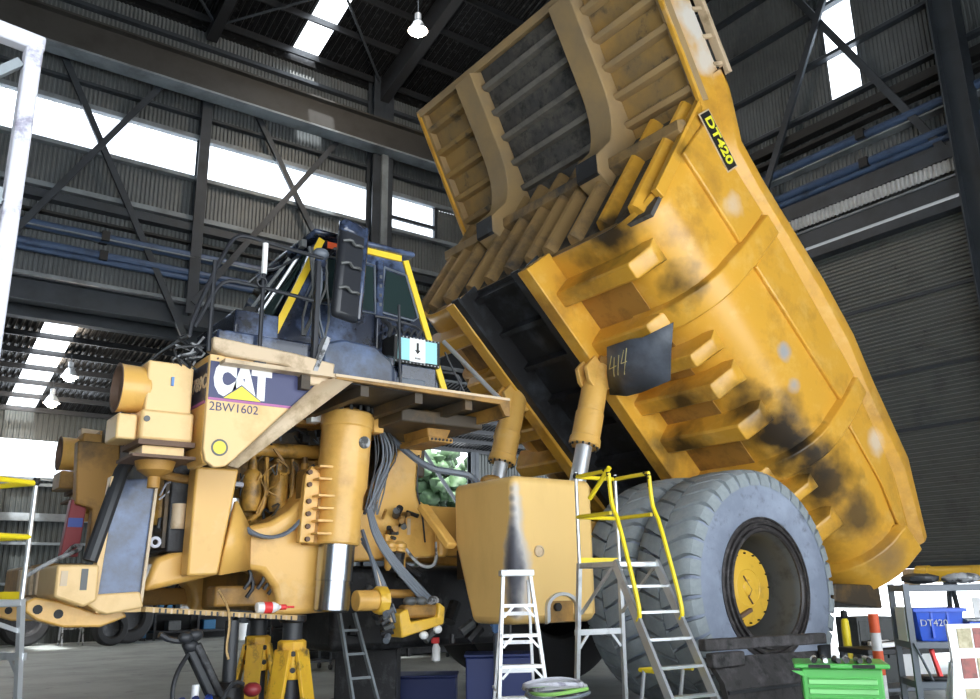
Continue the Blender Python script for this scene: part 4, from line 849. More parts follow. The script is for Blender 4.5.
MB().tube([(-6.0, -2.62, 4.95), (-5.95, -2.75, 4.85), (-5.98, -2.75, 4.7)], .03, 6, 1).build('cable', 'hose_black', ca)
for k in range(5): MB().tube([(-5.9+.1*k, -2.6, 4.8), (-5.86+.1*k, -2.66, 4.9), (-5.8+.1*k, -2.6, 4.84)], .018, 5, 1).build('cable', 'hose_black', ca)
# mirror
m = MB(); m.box(-.185, .185, -.07, .07, -.6, .6); mi = m.build('mirror', 'rail_black', ca, .06, label='tall black wing mirror housing'); mi.location = (-6.66, -3.0, 5.32); mi.rotation_euler = (0, math.radians(4), math.radians(12))
m = MB(); m.box(.12, .19, -.085, .08, -.58, .6); m.build('mirror_rim', 'cab_black', mi, .03)
m = MB(); m.box(-.185, .18, -.08, .07, .42, .61); m.build('mirror_cap', 'cab_black', mi, .05)
for z in (.3, .02, -.28): MB().tube([(-.18, -.08, z), (-.1, -.13, z+.03), (-.03, -.1, z-.01), (.03, -.13, z), (.1, -.09, z+.01)], .018, 6, 1).build('mirror_hinge', 'rim_grey', mi)
for z0, z1 in ((5.55, 5.62), (5.05, 5.0)): MB().tube([(-6.8, -2.6, z0), (-6.78, -2.85, z1), (-6.66, -2.93, z1)], .022, 6).build('mirror_arm', 'rail_black', ca)
m = MB(); m.box(-7.0, -6.86, -2.86, -2.72, 5.2, 5.5); m.build('lamp_housing', 'cab_black', ca, .04)
MB().ico((-6.95, -2.85, 5.52), .1, .08, .07).build('beacon', 'hose_grey', ca)
for k in range(7):
    x = -7.02+random.uniform(-.08, .2); MB().tube([(x, -2.8, 5.6), (x+random.uniform(-.05, .08), -2.88, 5.2), (x+random.uniform(-.1, .1), -2.85, 4.8), (x+random.uniform(-.1, .1), -2.9, 4.5)], .015, 5, 1).build('cable', random.choice(('hose_black', 'hose_grey', 'rim_grey')), ca)
MB().box(-7.09, -7.03, -3.06, -2.98, 3.95, 5.35).build('rail_bracket', 'rail_black', ca, .01)
MB().bar((-6.95, -3.08, 4.45), (-7.1, -3.06, 4.02), .05, .14, (0, 1, 0)).build('rail_bracket', 'bag_grey', ca)
# platform boxes ahead of the cab
MB().box(-8.12, -6.95, -2.98, -2.2, 4.03, 4.40).build('deck_box', 'cab_black', dk, .02)
MB().box(-7.85, -7.35, -2.7, -1.4, 4.40, 4.74).build('deck_box', 'cab_black', dk, .02)
MB().box(-7.75, -5.2, -.4, 2.8, 4.03, 4.5).build('deck_box', 'cab_black', dk, .02)
m = MB(); m.prism([(-8.05, 4.36), (-7.5, 5.0), (-7.4, 5.0), (-7.4, 4.36)], -2.1, -1.95); m.build('stair_side', 'black_flat', dk)
# handrails
R_ = .022
hr = MB().tube([(-8.42, -3.05, 4.26), (-8.40, -3.05, 4.45), (-8.12, -3.05, 5.25), (-8.02, -3.05, 5.42), (-7.9, -3.05, 5.45), (-7.6, -3.05, 5.42), (-7.0, -3.02, 5.40)], R_, 8, 1).build('handrail', 'rail_black', dk)
MB().tube([(-8.38, -3.05, 4.35), (-8.2, -3.05, 4.78), (-8.1, -3.05, 4.90), (-7.95, -3.05, 4.92), (-7.1, -3.02, 4.88)], R_, 8, 1).build('rail_tube', 'rail_black', hr)
for x, z1 in ((-8.22, 5.1), (-7.69, 5.42)): MB().cyl((x, -3.05, 4.12), (x, -3.05, z1), .024, n=8).build('rail_post', 'rail_black', hr)
MB().cyl((-7.69, -3.05, 5.06), (-7.69, -3.05, 5.41), .032, n=8).build('rail_sleeve', 'white_paint', hr)
MB().box(-7.75, -7.63, -3.1, -2.98, 4.06, 4.14).build('rail_foot', 'rail_black', hr)
MB().tube([(-8.42, -3.05, 4.26), (-8.42, -2.2, 4.3), (-8.42, -1.2, 4.3)], R_, 8).build('rail_tube', 'rail_black', hr)
MB().tube([(-7.69, -3.05, 5.1), (-7.5, -2.9, 5.2), (-7.2, -2.8, 5.45)], .016, 6, 1).build('rail_tube', 'rail_black', hr)
MB().lathe([(.06, -.015), (.06, .015), (.045, .015), (.045, -.015)], (-7.72, -3.08, 4.95), (0, -1, 0), 14, True).build('rail_ring', 'rail_black', hr)
MB().cyl((-6.02, -3.1, 4.02), (-6.05, -3.1, 5.0), .018, n=8).build('rail_post', 'rail_black', hr)
MB().cyl((-5.05, -2.52, 4.85), (-4.57, -3.1, 4.02), .03, n=8).build('deck_stay', 'aluminium', dk)
MB().tube([(-5.0, -2.3, 4.5), (-4.7, -2.3, 4.52), (-4.62, -2.3, 4.4), (-4.7, -2.3, 4.17)], .02, 6, 1).build('rail_tube', 'rail_black', hr)
MB().cyl((-4.95, -2.4, 4.75), (-4.6, -2.4, 4.17), .014, n=6).build('deck_stay', 'rail_black', dk)
# ------------------------------------------------------------------ things around the truck
# platform ladder with yellow handrails (local: x across, -y downhill side)
def platform_ladder(label, loc, rz_, h=2.03, depth=.62, run=1.15, w=.56):
    t = thing('platform_ladder', label, 'ladder', loc, rz_, 'platform ladders')
    A = 'aluminium'
    for s in (0, 1):
        x = s*w
        MB().bar((x, 0, h), (x, -run, 0), .035, .09, (0, 0, 1)).build('stile', A, t)
        MB().bar((x, depth, h), (x+(-.07 if s == 0 else .07), depth+.12, 0), .045, .045, (0, 1, 0)).build('rear_leg', A, t)
    n = 8
    for k in range(1, n):
        f = k/n; y = -run*(1-f); z = h*f
        MB().box(0, w, y-.05, y+.05, z-.015, z+.012).build('tread', A, t)
    pl = MB().box(-.02, w+.02, -.03, depth+.03, h-.06, h).build('platform', A, t, .01)
    MB().box(0, w, depth, depth+.02, h, h+.06).build('toe_board', 'safety_yellow', pl)
    for z in (.55, 1.3): MB().bar((-.05, depth+.06, z), (w+.05, depth+.06, z), .03, .06).build('rear_brace', A, t)
    for s in (0, 1):
        for z in (.55, 1.3): MB().bar((s*w, depth+.06, z-.16), (s*w+(.12 if s == 0 else -.12), depth+.06, z-.02), .02, .03).build('knee_brace', A, t)
        MB().bar((s*w, depth, 1.5), (s*w, .02, h-.05), .02, .035).build('side_brace', A, t)
    r = .023; Y = 'safety_yellow'
    for s in (0, 1):
        x = s*w
        hb_ = MB().tube([(x, .02, h+.92), (x, .0, h+.62), (x, -.04, h+.52), (x, -.1, h+.42), (x, -run*.28, h*.72+.26), (x, -run*.32, h*.68+.12), (x, -run*.28, h*.72-.02)], r, 8, 1).build('handrail', Y, t)
        MB().tube([(x, .02, h+.5), (x, depth, h+.5)], r, 8).build('mid_rail', Y, hb_)
        MB().tube([(x, .02, h+.95), (x, depth, h+.95)], r, 8).build('top_rail', Y, hb_)
        MB().cyl((x, depth, h), (x, depth, h+1.0), .02, n=8).build('rail_post', A, hb_)
        MB().tube([(x, .02, h+.8), (x, .02, h+.93), (x, .1, h+.96)], .024, 8, 1).build('rail_elbow', 'black_flat', hb_)
        MB().ico((x, depth, h+.96), .035, .035, .04).build('rail_elbow', 'black_flat', hb_)
    MB().tube([(0, depth, h+.95), (w, depth, h+.95)], r, 8).build('back_rail', Y, t)
    MB().tube([(0, depth, h+.5), (w, depth, h+.5)], r, 8).build('back_rail', Y, t)
    MB().tube([(.0, .0, h+.98), (-.02, .35, h+.68)], r*1.15, 8).build('gate_bar', Y, t)
    MB().tube([(w*.05, -run*.42, .98), (w*.05, -run*.42+.2, .98), (w*.95, -run*.42+.2, .98), (w*.95, -run*.42, .98)], .022, 8).build('foot_bar', Y, t)
    for s in (0, 1): MB().cyl((w*(.05+.9*s), -run*.3, .98), (w*(.05+.9*s), -run*.1, 0.0), .02, n=8).build('prop_leg', A, t)
    for s in (0, 1): MB().box(s*w-.04, s*w+.04, -run-.05, -run+.05, 0, .03).build('foot_pad', 'black_flat', t)
    return t
platform_ladder('aluminium platform ladder with yellow handrails standing beside the rear tyre', (-4.38, -4.75, 0), math.radians(-6))
platform_ladder('aluminium platform ladder with yellow handrails standing by the front bumper', (-10.47, -3.05, 0), math.radians(-60), h=1.75)

def stepladder(name, label, loc, rz_, h, wb, wt, n, spread, m='ladder_aluminium', top=None):
    t = thing(name, label, 'ladder', loc, rz_)
    for s in (-1, 1):
        MB().bar((s*wt/2, 0, h), (s*wb/2, -spread*.45, 0), .03, .07, (0, 1, 0)).build('front_stile', m, t)
        MB().bar((s*wt/2*.9, .06, h-.05), (s*wb/2*.86, spread*.55, 0), .025, .04, (0, 1, 0)).build('rear_stile', m, t)
    for k in range(1, n+1):
        f = k/(n+1); z = h*f; y = -spread*.45*(1-f); hw = (wb+(wt-wb)*f)/2
        st_ = MB().box(-hw, hw, y-.06, y+.05, z-.03, z).build('step', m, t)
        for s in (-1, 1): MB().bar((s*(hw-.01), y-.05, z-.12), (s*(hw-.10), y-.05, z-.025), .012, .022).build('knee_brace', m, st_)
        yr = spread*.55*(1-f)+.02; MB().box(-hw*.88, hw*.88, yr-.012, yr+.012, z-.11, z-.075).build('rear_bar', m, t)
    MB().box(-wt/2-.03, wt/2+.03, -.08, .12, h-.01, h+.05).build('top_cap', m, t, .01)
    for s in (-1, 1): MB().bar((s*wb*.42, -spread*.2, h*.45), (s*wb*.38, spread*.25, h*.45), .012, .02).build('spreader', m, t)
    return t
CAMROT = -0.6346
stepladder('stepladder', 'white aluminium stepladder standing before the fuel tank', (-5.52, -4.55, 0), CAMROT+.12, 1.9, .58, .27, 6, 1.0)
t = thing('leaning_ladder', 'narrow grey ladder leaning under the front strut', 'ladder', (-5.35, -1.2, 0), 0)
MB().bar((-.35, .1, 1.5), (-.13, -.1, 0), .03, .07, (0, 1, 0)).build('stile', 'steel_light', t); MB().bar((-.14, .1, 1.5), (.27, -.1, 0), .03, .07, (0, 1, 0)).build('stile', 'steel_light', t)
for k in range(5):
    f = .1+.19*k; MB().bar((-.13-.22*f, -.1+.2*f, 1.5*f), (.27-.41*f, -.1+.2*f, 1.5*f), .03, .03).build('rung', 'steel_light', t)

# jack stands
def jack_stand(label, loc, rz_):
    t = thing('jack_stand', label, 'jack stand', loc, rz_, 'yellow jack stands under the front frame')
    for k in range(4):
        an = PI/4 + k*PI/2; c_, s_ = math.cos(an), math.sin(an)
        m = MB(); q = lambda r, w_, z: [(c_*r - s_*w_, s_*r + c_*w_, z), (c_*r + s_*w_, s_*r - c_*w_, z), (c_*(r-.05) + s_*w_, s_*(r-.05) - c_*w_, z), (c_*(r-.05) - s_*w_, s_*(r-.05) + c_*w_, z)]
        m.loft([q(.40, .09, 0), q(.16, .10, 1.16)]); m.build('leg', 'stand_yellow', t, .008)
    co = MB().lathe([(.15, .85), (.16, .86), (.16, 1.24), (.13, 1.26)], (0, 0, 0), n=8).build('collar', 'stand_yellow', t, .01)
    for z in (.95, 1.12):
        for an in (0, PI/2, PI, 1.5*PI): MB().cyl((.14*math.cos(an), .14*math.sin(an), z), (.165*math.cos(an), .165*math.sin(an), z), .03, n=10).build('pin_hole', 'black_flat', co)
    MB().cyl((0, 0, .5), (0, 0, 1.5), .11, n=16).build('post', 'hose_black', t)
    MB().lathe([(.13, 1.44), (.15, 1.46), (.15, 1.52), (0, 1.52)], (0, 0, 0), n=16).build('saddle', 'dark_machine', t)
    for k in range(4):
        an = k*PI/2; MB().bar((.3*math.cos(an-PI/4), .3*math.sin(an-PI/4), .28), (.3*math.cos(an+PI/4), .3*math.sin(an+PI/4), .28), .02, .06).build('tie_bar', 'stand_yellow', t)
    MB().cyl((-.34, -.1, .22), (-.34, -.1, .5), .03, n=8).build('lock_pin', 'dark_machine', t)
jack_stand('yellow jack stand under the front cross member, nearer the black side plate', (-6.58, -.65, 0), .2)
jack_stand('yellow jack stand under the front strut, beside the narrow ladder', (-6.72, -2.0, 0), -.3)

# hydraulic floor jack, black
t = thing('floor_jack', 'black hydraulic floor jack with hoses under the front frame', 'jack', (-7.75, -2.45, 0), .2)
MB().box(-.35, .45, -.3, .3, .06, .42).build('jack_body', 'dark_machine', t, .05)
for x in (-.28, .34):
    for y in (-.34, .34): MB().cyl((x, y-.05, .12), (x, y+.05, .12), .12, n=18).build('wheel', 'hose_black', t)
MB().cyl((.25, .1, .4), (.25, .1, 1.5), .07, n=14).build('ram', 'hose_black', t)
MB().lathe([(.13, .4), (.16, .42), (.16, .85), (.1, .9)], (.25, .1, 0), n=18).build('jack_cylinder', 'dark_machine', t)
MB().bar((-.32, -.05, 1.33), (.12, -.1, .55), .1, .13).build('lift_arm', 'hose_black', t, .02)
MB().bar((-.26, -.12, 1.3), (.2, -.16, .5), .05, .08).build('lift_arm', 'dark_machine', t, .02)
for x, z in ((-.36, 1.36), (-.26, 1.38), (-.3, 1.28)): MB().ico((x, -.08, z), .08, .06, .06).build('knuckle', 'hose_black', t)
MB().tube([(-.62, -.05, 1.4), (-.5, -.05, 1.34), (-.36, -.06, 1.33)], .03, 7, 1).build('handle', 'hose_black', t)
MB().tube([(-.34, -.1, 1.2), (-.5, -.2, 1.05), (-.56, -.25, .85), (-.5, -.3, .6), (-.3, -.3, .35)], .022, 7, 2).build('hose', 'hose_black', t)
MB().tube([(-.25, -.25, .3), (-.1, -.3, .7), (.05, -.3, .95), (.2, -.25, .9)], .02, 7, 2).build('hose', 'hose_black', t)
for k in range(8): MB().ico((random.uniform(-.1, .35), random.uniform(-.25, 0), random.uniform(.45, .85)), .09, .09, .07).build('fitting', 'dark_machine' if k % 3 else 'red_paint', t)
MB().cyl((-.42, -.42, .1), (-.38, -.36, .95), .05, .035, n=12).build('grease_bottle', 'clear_plastic', t)
# rags and a blue crate by the jack
o = MB(); o.ico((0, 0, .3), .26, .24, .3, 9, .12); tag(place(o.build('rag_pile', 'dirty_white', None), (-8.72, -2.78, 0)), 'crumpled white rag heap beside the black floor jack', 'rags')
o.v = [] ; 
b_ = thing('blue_crate', 'open blue plastic crate before the black floor jack', 'crate', (-8.35, -3.35, 0), .3)
for (x0, x1, y0, y1) in ((-.4, .4, -.24, -.21), (-.4, .4, .21, .24), (-.4, -.37, -.21, .21), (.37, .4, -.21, .21)): MB().box(x0, x1, y0, y1, .02, .78).build('side', 'plastic_blue', b_)
MB().box(-.4, .4, -.24, .24, 0, .02).build('bottom', 'plastic_blue', b_)
for k in range(5): MB().tube([(-.3+.14*k, -.1, .2), (-.28+.14*k, 0, .84), (-.2+.14*k, .05, .88), (-.16+.14*k, .1, .4)], .035, 7, 1).build('strap', 'plastic_blue', b_)

# plank across, with spray bottle
pk = MB(); pk.bar((-8.42, -2.26, 1.63), (-6.82, -2.26, 1.5), .16, .05); pk = tag(pk.build('measuring_plank', 'wood', None, .004), 'thin speckled wooden plank wedged under the front frame', 'plank')
for k in range(26):
    x = -8.35+k*.058; MB().box(x, x+.02, -2.342, -2.34, 1.60-.081*(x+8.42)*1.0-.0, 1.645-.081*(x+8.42)).build('paint_fleck', 'hose_black' if k % 3 else 'deck_cream', pk)
bt = thing('spray_bottle', 'white bottle with red label and cap lying on the wooden plank', 'bottle', (-7.12, -2.27, 1.615), math.radians(2))
MB().lathe([(.02, 0), (.055, .01), (.06, .04), (.06, .2), (.035, .25), (.02, .27), (.02, .29)], (-.15, 0, 0), (1, 0, 0), 16).build('bottle_body', 'white_paint', bt)
MB().lathe([(.0615, .08), (.0615, .17), (.06, .17)], (-.15, 0, 0), (1, 0, 0), 16, True).build('bottle_label', 'signal_red', bt)
MB().lathe([(.03, 0), (.03, .06), (.012, .08), (.012, .16)], (.13, 0, 0), (1, 0, 0), 12).build('bottle_cap', 'signal_red', bt)
sg = tag(MB().tube([(-7.62, -2.1, 1.8), (-7.6, -2.38, 1.62), (-7.58, -2.38, 1.45), (-7.6, -2.37, 1.22), (-7.57, -2.38, 1.12)], .014, 5, 1).build('rope', 'wood', None), 'thin tan cord hanging over the wooden plank', 'cord')

# white access frame close by
t = thing('access_frame', 'tall white paint-worn steel access frame standing in front of the truck', 'frame', (-10.52, -7.43, 0), math.radians(8))
for x in (0, -.9):
    MB().box(x-.036, x+.036, -.036, .036, 0, 4.24).build('post', 'dirty_white', t, .012)
    MB().box(x-.08, x+.08, -.08, .08, 0, .02).build('base_plate', 'dirty_white', t)
MB().box(-.94, .04, -.038, .038, 4.2, 4.28).build('top_bar', 'dirty_white', t, .012)
for z in (3.45, 2.75, 2.05, 1.35, .65): MB().box(-.86, -.045, -.03, .03, z-.04, z+.04).build('cross_bar', 'dirty_white' if z < 3 else 'steel_light', t)
for z in (3.52, 2.85, 1.4): MB().bar((-.05, 0, z+.6), (-.6, 0, z), .04, .05, (0, 1, 0)).build('diagonal', 'steel_light', t)

# black rubber mudguard standing against the tyre
t = thing('rubber_guard', 'big black rubber guard panel leaning in front of the rear wheel', 'panel', (-2.9, -4.62, 0), 0)
m = MB(); m.loft([[(.06, .03, .98), (2.2, .03, .95), (2.2, .1, .95), (.06, .1, .98)], [(.12, -.12, .72), (1.95, -.12, .70), (1.95, -.04, .70), (.12, -.04, .72)], [(.22, -.2, 0), (1.75, -.2, 0), (1.75, -.1, 0), (.22, -.1, 0)]]); m.build('guard_sheet', 'rubber_sheet', t)
MB().bar((-.02, .04, 1.12), (2.3, .04, 1.1), .12, .13).build('guard_rail', 'rubber_sheet', t, .02)
MB().box(.0, .55, -.1, .02, .88, 1.04).build('guard_lug', 'rubber_sheet', t, .02)
MB().bar((.15, -.14, .62), (1.9, -.14, .62), .03, .035).build('guard_rib', 'hose_black', t)
m = MB(); m.add([(2.1, .0, 1.02), (2.3, -.02, 1.02), (2.22, -.05, .8), (2.0, -.08, .72)], [(0, 1, 2, 3)]); o = m.build('guard_corner', 'hose_black', t); sd = o.modifiers.new('t', 'SOLIDIFY'); sd.thickness = .05

# green tool chest
t = thing('tool_chest', 'bright green tool chest with drawers beside the shelf rack', 'tool chest', (-3.92, -6.55, 0), -.93)
W_ = .66
MB().box(0, W_, 0, .5, .14, 1.06).build('chest_body', 'tool_green', t, .015)
for k in range(10):
    z = 1.0-.08*(k+1); d_ = MB().box(.05, W_-.05, -.02, .0, z+.008, z+.062).build('drawer', 'drawer_green', t, .006)
    MB().box(.05, W_-.05, -.035, -.02, z+.05, z+.062).build('drawer_pull', 'tool_green', d_, .004)
MB().box(-.06, W_+.06, -.06, .56, 1.06, 1.10).build('top_tray', 'tool_green', t, .012)
MB().prism([(-.08, 1.04), (.0, 1.04), (.04, 1.0), (.0, 1.0)], -.05, .0).build('corner_guard', 'tool_green', t)
for x in (.06, .42): MB().box(x, x+.18, -.068, -.06, 1.065, 1.095).build('name_plate', 'black_flat', t)
for x in (.08, W_-.08):
    for y in (.08, .42): MB().cyl((x-.02, y, .07), (x+.02, y, .07), .07, n=14).build('castor', 'hose_black', t)
for k in range(12):
    x = .12+(k % 6)*.09; y = .06+(k//6)*.2; c_, cn = (('black_flat', 'black'), ('aluminium', 'bright steel'), ('hose_black', 'dull black'), ('rim_grey', 'dark grey'), ('bag_grey', 'pale grey'))[k % 5]
    a_ = PI/2+random.uniform(-.2, .2); l_ = .085
    o = MB().cyl((-math.cos(a_)*l_, -math.sin(a_)*l_, 0), (math.cos(a_)*l_, math.sin(a_)*l_, 0), .022, n=8).build('spanner', c_, None)
    p = Matrix.Translation(t.location) @ Matrix.Rotation(t.rotation_euler.z, 4, 'Z') @ Vector((x, y, 1.123))
    tag(place(o, p, t.rotation_euler.z), cn + ' hand tool lying on the green tool chest, in its ' + ('front' if k < 6 else 'back') + ' row', 'tool', 'loose tools on the chest')

# shelf rack with bins
SR = -.8; SO = Vector((-2.90, -7.04, 0))
def sp_(x, y, z=0): return SO + Matrix.Rotation(SR, 4, 'Z') @ Vector((x, y, z))
t = thing('shelf_rack', 'dark grey steel shelf rack beside the green tool chest', 'shelf', SO, SR)
for x in (0, 1.5):
    for y in (0, .5): MB().box(x-.025, x+.025, y-.025, y+.025, 0, 1.76).build('upright', 'shelf_grey', t)
for z in (1.72, 1.22, .88, .25):
    MB().box(-.02, 1.52, -.02, .52, z-.03, z+.03).build('shelf', 'shelf_grey', t, .005)
MB().bar((0, -.03, 1.24), (.12, -.03, .92), .01, .05, (0, 1, 0)).build('shelf_brace', 'shelf_grey', t)
def bin_(label, x, y, z, w_, d_, h_, txt):
    b = thing('storage_bin', label, 'bin', sp_(x, y, z-.02), SR, 'blue bins on the shelf rack')
    k = .82
    m = MB(); ring = lambda f, zz: [(w_/2*(1-f), d_/2*(1-f), zz), (w_/2*(1+f), d_/2*(1-f), zz), (w_/2*(1+f), d_/2*(1+f), zz), (w_/2*(1-f), d_/2*(1+f), zz)]
    m.loft([ring(k, 0), ring(1, h_), ring(.94, h_), ring(k-.05, .02)], True, True); m.build('bin_shell', 'plastic_blue', b, .006)
    for (x0, x1, y0, y1) in ((-.02, w_+.02, -.025, .0), (-.02, w_+.02, d_, d_+.025), (-.025, .0, 0, d_), (w_, w_+.025, 0, d_)): MB().box(x0, x1, y0, y1, h_-.03, h_).build('bin_rim', 'plastic_blue', b)
    for k in (.33, .66): MB().box(w_*k-.01, w_*k+.01, .0, .03, .03, h_-.03).build('bin_rib', 'plastic_blue', b)
    if txt: text('lettering', txt, (w_*.36, .0, h_*.55), (1, 0, 0), (0, .05, 1), .085, 'bag_grey', b, .002)
bin_('large blue open bin with white writing on the shelf rack', .06, .02, 1.27, .42, .44, .29, 'DT420')
bin_('small dark-lidded blue bin on the shelf rack beside the larger bin', .52, .0, 1.27, .26, .3, .17, None)
o = tag(place(MB().box(-.02, .3, -.02, .32, 0, .02).build('bin_lid', 'bag_grey', None, .005), sp_(.5, .0, 1.425), SR), 'grey lid tilted on the small blue bin', 'lid')
for k in range(4):
    o = MB(); o.ico((0, 0, 0), .17, .16, .05, 8, .1)
    o = o.build('folded_bag', 'bag_grey' if k % 3 else 'hose_black', None); tag(place(o, sp_(.2+.37*k, .22, 1.805), SR), ('crumpled grey bag on the top shelf of the rack' if k % 3 else 'black bag on the top shelf of the rack'), 'bag', 'bags on the top shelf')
o = tag(place(MB().box(0, .34, 0, .3, 0, .26).build('carton', 'white_paint', None, .005), sp_(.1, .06, 1.30), SR), 'white carton standing inside the large blue bin', 'carton') if False else None
o = tag(place(MB().box(0, .06, .0, .3, 0, .3).build('paper_file', 'white_paint', None), sp_(-.03, .04, 1.25), SR), 'white paper file beside the large blue bin', 'file')
t = thing('lifting_tool', 'red handled tool standing on the lower shelf of the rack', 'tool', sp_(.22, .08, .91), SR)
MB().box(-.16, .26, -.06, .2, 0, .04).build('tool_base', 'dark_machine', t, .02)
MB().bar((0, 0, .03), (-.05, 0, .27), .035, .06, (0, 1, 0)).build('tool_handle', 'signal_red', t, .008)
for k in range(12):
    o = MB().cyl((0, 0, 0), (0, 0, random.uniform(.04, .1)), random.uniform(.015, .03), n=8).build('socket', ('aluminium', 'rim_grey', 'white_paint', 'black_flat')[k % 4], None)
    tag(place(o, sp_(.62+.07*k, .06+.08*(k % 3), .91), SR), ('bright steel', 'dark grey', 'white', 'black')[k % 4] + ' metal socket in the row on the lower shelf', 'socket', 'sockets on the lower shelf')
# orange bollard
t = thing('bollard', 'orange and white warning post behind the green tool chest', 'bollard', (-1.52, -5.86, 0), 0)
MB().lathe([(.16, 0), (.16, .05), (.06, .07)], (0, 0, 0), n=18).build('base', 'black_flat', t)
for z0, z1, mm in ((.06, .55, 'signal_orange'), (.55, .8, 'white_paint'), (.8, 1.05, 'signal_orange'), (1.05, 1.24, 'white_paint'), (1.24, 1.44, 'signal_orange')):
    MB().cyl((0, 0, z0), (0, 0, z1), .055, n=14).build('post_band', mm, t)
# photo boards
t = thing('photo_board', 'white display board with printed component photos by the shelf rack', 'board', (-4.24, -8.02, 0), CAMROT+.1)
m = MB(); m.prism([(0, .02), (.0, .9), (.05, 1.2), (.04, 1.47), (.75, 1.47), (.75, .02)], 0, .02); m.build('board_sheet', 'white_paint', t)
for r in range(4):
    for c_ in range(5):
        MB().box(.11+.125*c_, .22+.125*c_, -.006, 0, 1.3-.21*r, 1.44-.21*r).build('photo_print', 'photo_red' if (r+c_) % 3 == 1 else 'photo_olive', t)
for x in (.05, .7): MB().bar((x, .02, 1.2), (x, .5, 0), .03, .03).build('prop_leg', 'aluminium', t)
t = thing('photo_board', 'white display board of olive parts photos standing behind the other board', 'board', (-1.9, -7.15, 0), -.8)
MB().box(0, .8, 0, .02, .02, 1.62).build('board_sheet', 'white_paint', t)
for r in range(3):
    for c_ in range(6): MB().box(.05+.12*c_, .15+.12*c_, -.006, 0, 1.36-.22*r, 1.5-.22*r).build('photo_print', 'photo_olive' if (r+c_) % 2 else 'rim_grey', t)
for x in (.05, .7): MB().bar((x, .02, 1.2), (x, .5, 0), .03, .03).build('prop_leg', 'aluminium', t)
# long yellow pipe on trestles
t = thing('yellow_pipe', 'long yellow hydraulic cylinder laid on trestles by the roller door', 'cylinder', (6, -2.4, 0), 0)
MB().lathe([(.1, 0), (.17, .02), (.17, .25), (.15, .26), (.15, 3.6), (.18, 3.62), (.18, 3.8)], (0, 0, 1.91), (0, -1, 0), 20).build('barrel', 'hub_yellow', t)
MB().box(-.12, .12, .0, .25, 1.72, 2.02).build('end_eye', 'deck_cream', t, .03)
for y in (-.6, -2.8):
    for s in (-1, 1): MB().bar((s*.05, y, 1.76), (s*.4, y, 0), .08, .06, (0, 1, 0)).build('trestle_leg', 'steel_grey', t)
    MB().box(-.15, .15, y-.06, y+.06, 1.68, 1.765).build('trestle_top', 'steel_grey', t)
# benches and clutter seen below the tray, behind the wheel
for (x, y, w_, d_, h_, mm, lb) in ((3.6, -3.0, .9, 1.1, 1.15, 'white_paint', 'white cabinet standing under the tail of the tray'), (2.2, -3.35, .7, .5, 1.25, 'rim_grey', 'grey cabinet standing behind the rear wheel under the tray')):
    t = thing('cabinet', lb, 'cabinet', (x, y, 0), -.3)
    MB().box(0, w_, 0, d_, .06, h_).build('carcass', mm, t, .01)
    for k in range(2): 
        dr_ = MB().box(.02+k*w_/2, (k+1)*w_/2-.01, -.02, 0, .1, h_-.05).build('cabinet_door', mm, t, .005); MB().box((k+.42)*w_/2, (k+.46)*w_/2, -.05, -.02, h_*.5, h_*.62).build('handle', 'black_flat', dr_)
    MB().box(.03, w_-.03, .03, d_-.03, 0, .06).build('plinth', 'black_flat', t)
t = thing('gas_bottle', 'yellow gas bottle behind the rear wheel', 'bottle', (1.0, -3.9, 0), 0)
MB().lathe([(.05, 0), (.06, .03), (.06, 1.15), (.05, 1.25), (.03, 1.28)], (0, 0, 0), n=18).build('cylinder_shell', 'safety_yellow', t); MB().lathe([(.04, 1.28), (.05, 1.3), (.05, 1.38), (0, 1.4)], (0, 0, 0), n=12).build('valve', 'black_flat', t)
t = thing('work_bench', 'steel work bench loaded with parts behind the green tool chest', 'bench', (.1, -4.75, 0), -.45)
MB().box(0, 1.9, 0, .7, .86, .93).build('bench_top', 'dark_machine', t, .01)
for x in (.06, 1.84):
    for y in (.06, .64): MB().box(x-.03, x+.03, y-.03, y+.03, 0, .86).build('leg', 'shelf_grey', t)
MB().box(.05, 1.85, .05, .65, .4, .44).build('bench_shelf', 'shelf_grey', t)
for k in range(12):
    c_, cn = (('white_paint', 'white'), ('aluminium', 'bright steel'), ('hub_yellow', 'yellow'), ('black_flat', 'black'), ('bag_grey', 'grey'), ('signal_orange', 'orange'))[k % 6]; a_ = random.uniform(-.08, .08); l_ = random.uniform(.1, .22)
    o = MB().bar((-l_, 0, .03), (l_, 0, .05), .07, .06).build('machine_part', c_, None, .01)
    p = Matrix.Translation(t.location) @ Matrix.Rotation(-.45, 4, 'Z') @ Vector((.45+(k % 3)*.5, .1+(k//3)*.16, .94))
    tag(place(o, p, -.45+a_), cn + ' machined part lying on the work bench', 'part', 'parts on the work bench')

# hose coil before the stepladder
for k in range(7):
    r_ = random.uniform(.16, .27); cx = -6.15+random.uniform(-.2, .2); cy = -5.7+random.uniform(-.14, .14); z = .818+.036*k
    pts = [(cx+r_*1.3*math.cos(2*PI*i/16), cy+r_*math.sin(2*PI*i/16), z+.012*math.sin(4*PI*i/16+k)) for i in range(17)]
    o = MB().tube(pts, .016, 6, 1).build('hose_coil', ('hose_green', 'bag_grey', 'dirty_white', 'hose_grey')[k % 4], None)
    tag(o, ('green', 'grey', 'white', 'dark grey')[k % 4] + ' coiled air hose on the low pallet in front of the stepladder', 'hose', 'coiled hoses on the pallet')
t = thing('pallet', 'low wooden crate carrying the hose coils in front of the stepladder', 'pallet', (-6.15, -5.7, 0), CAMROT)
for k in range(5): MB().box(-.4, .4, -.32+.14*k, -.2+.14*k, .76, .80).build('slat', 'wood', t)
for x in (-.36, 0, .36): MB().box(x-.04, x+.04, -.32, .34, 0, .76).build('bearer', 'wood', t)

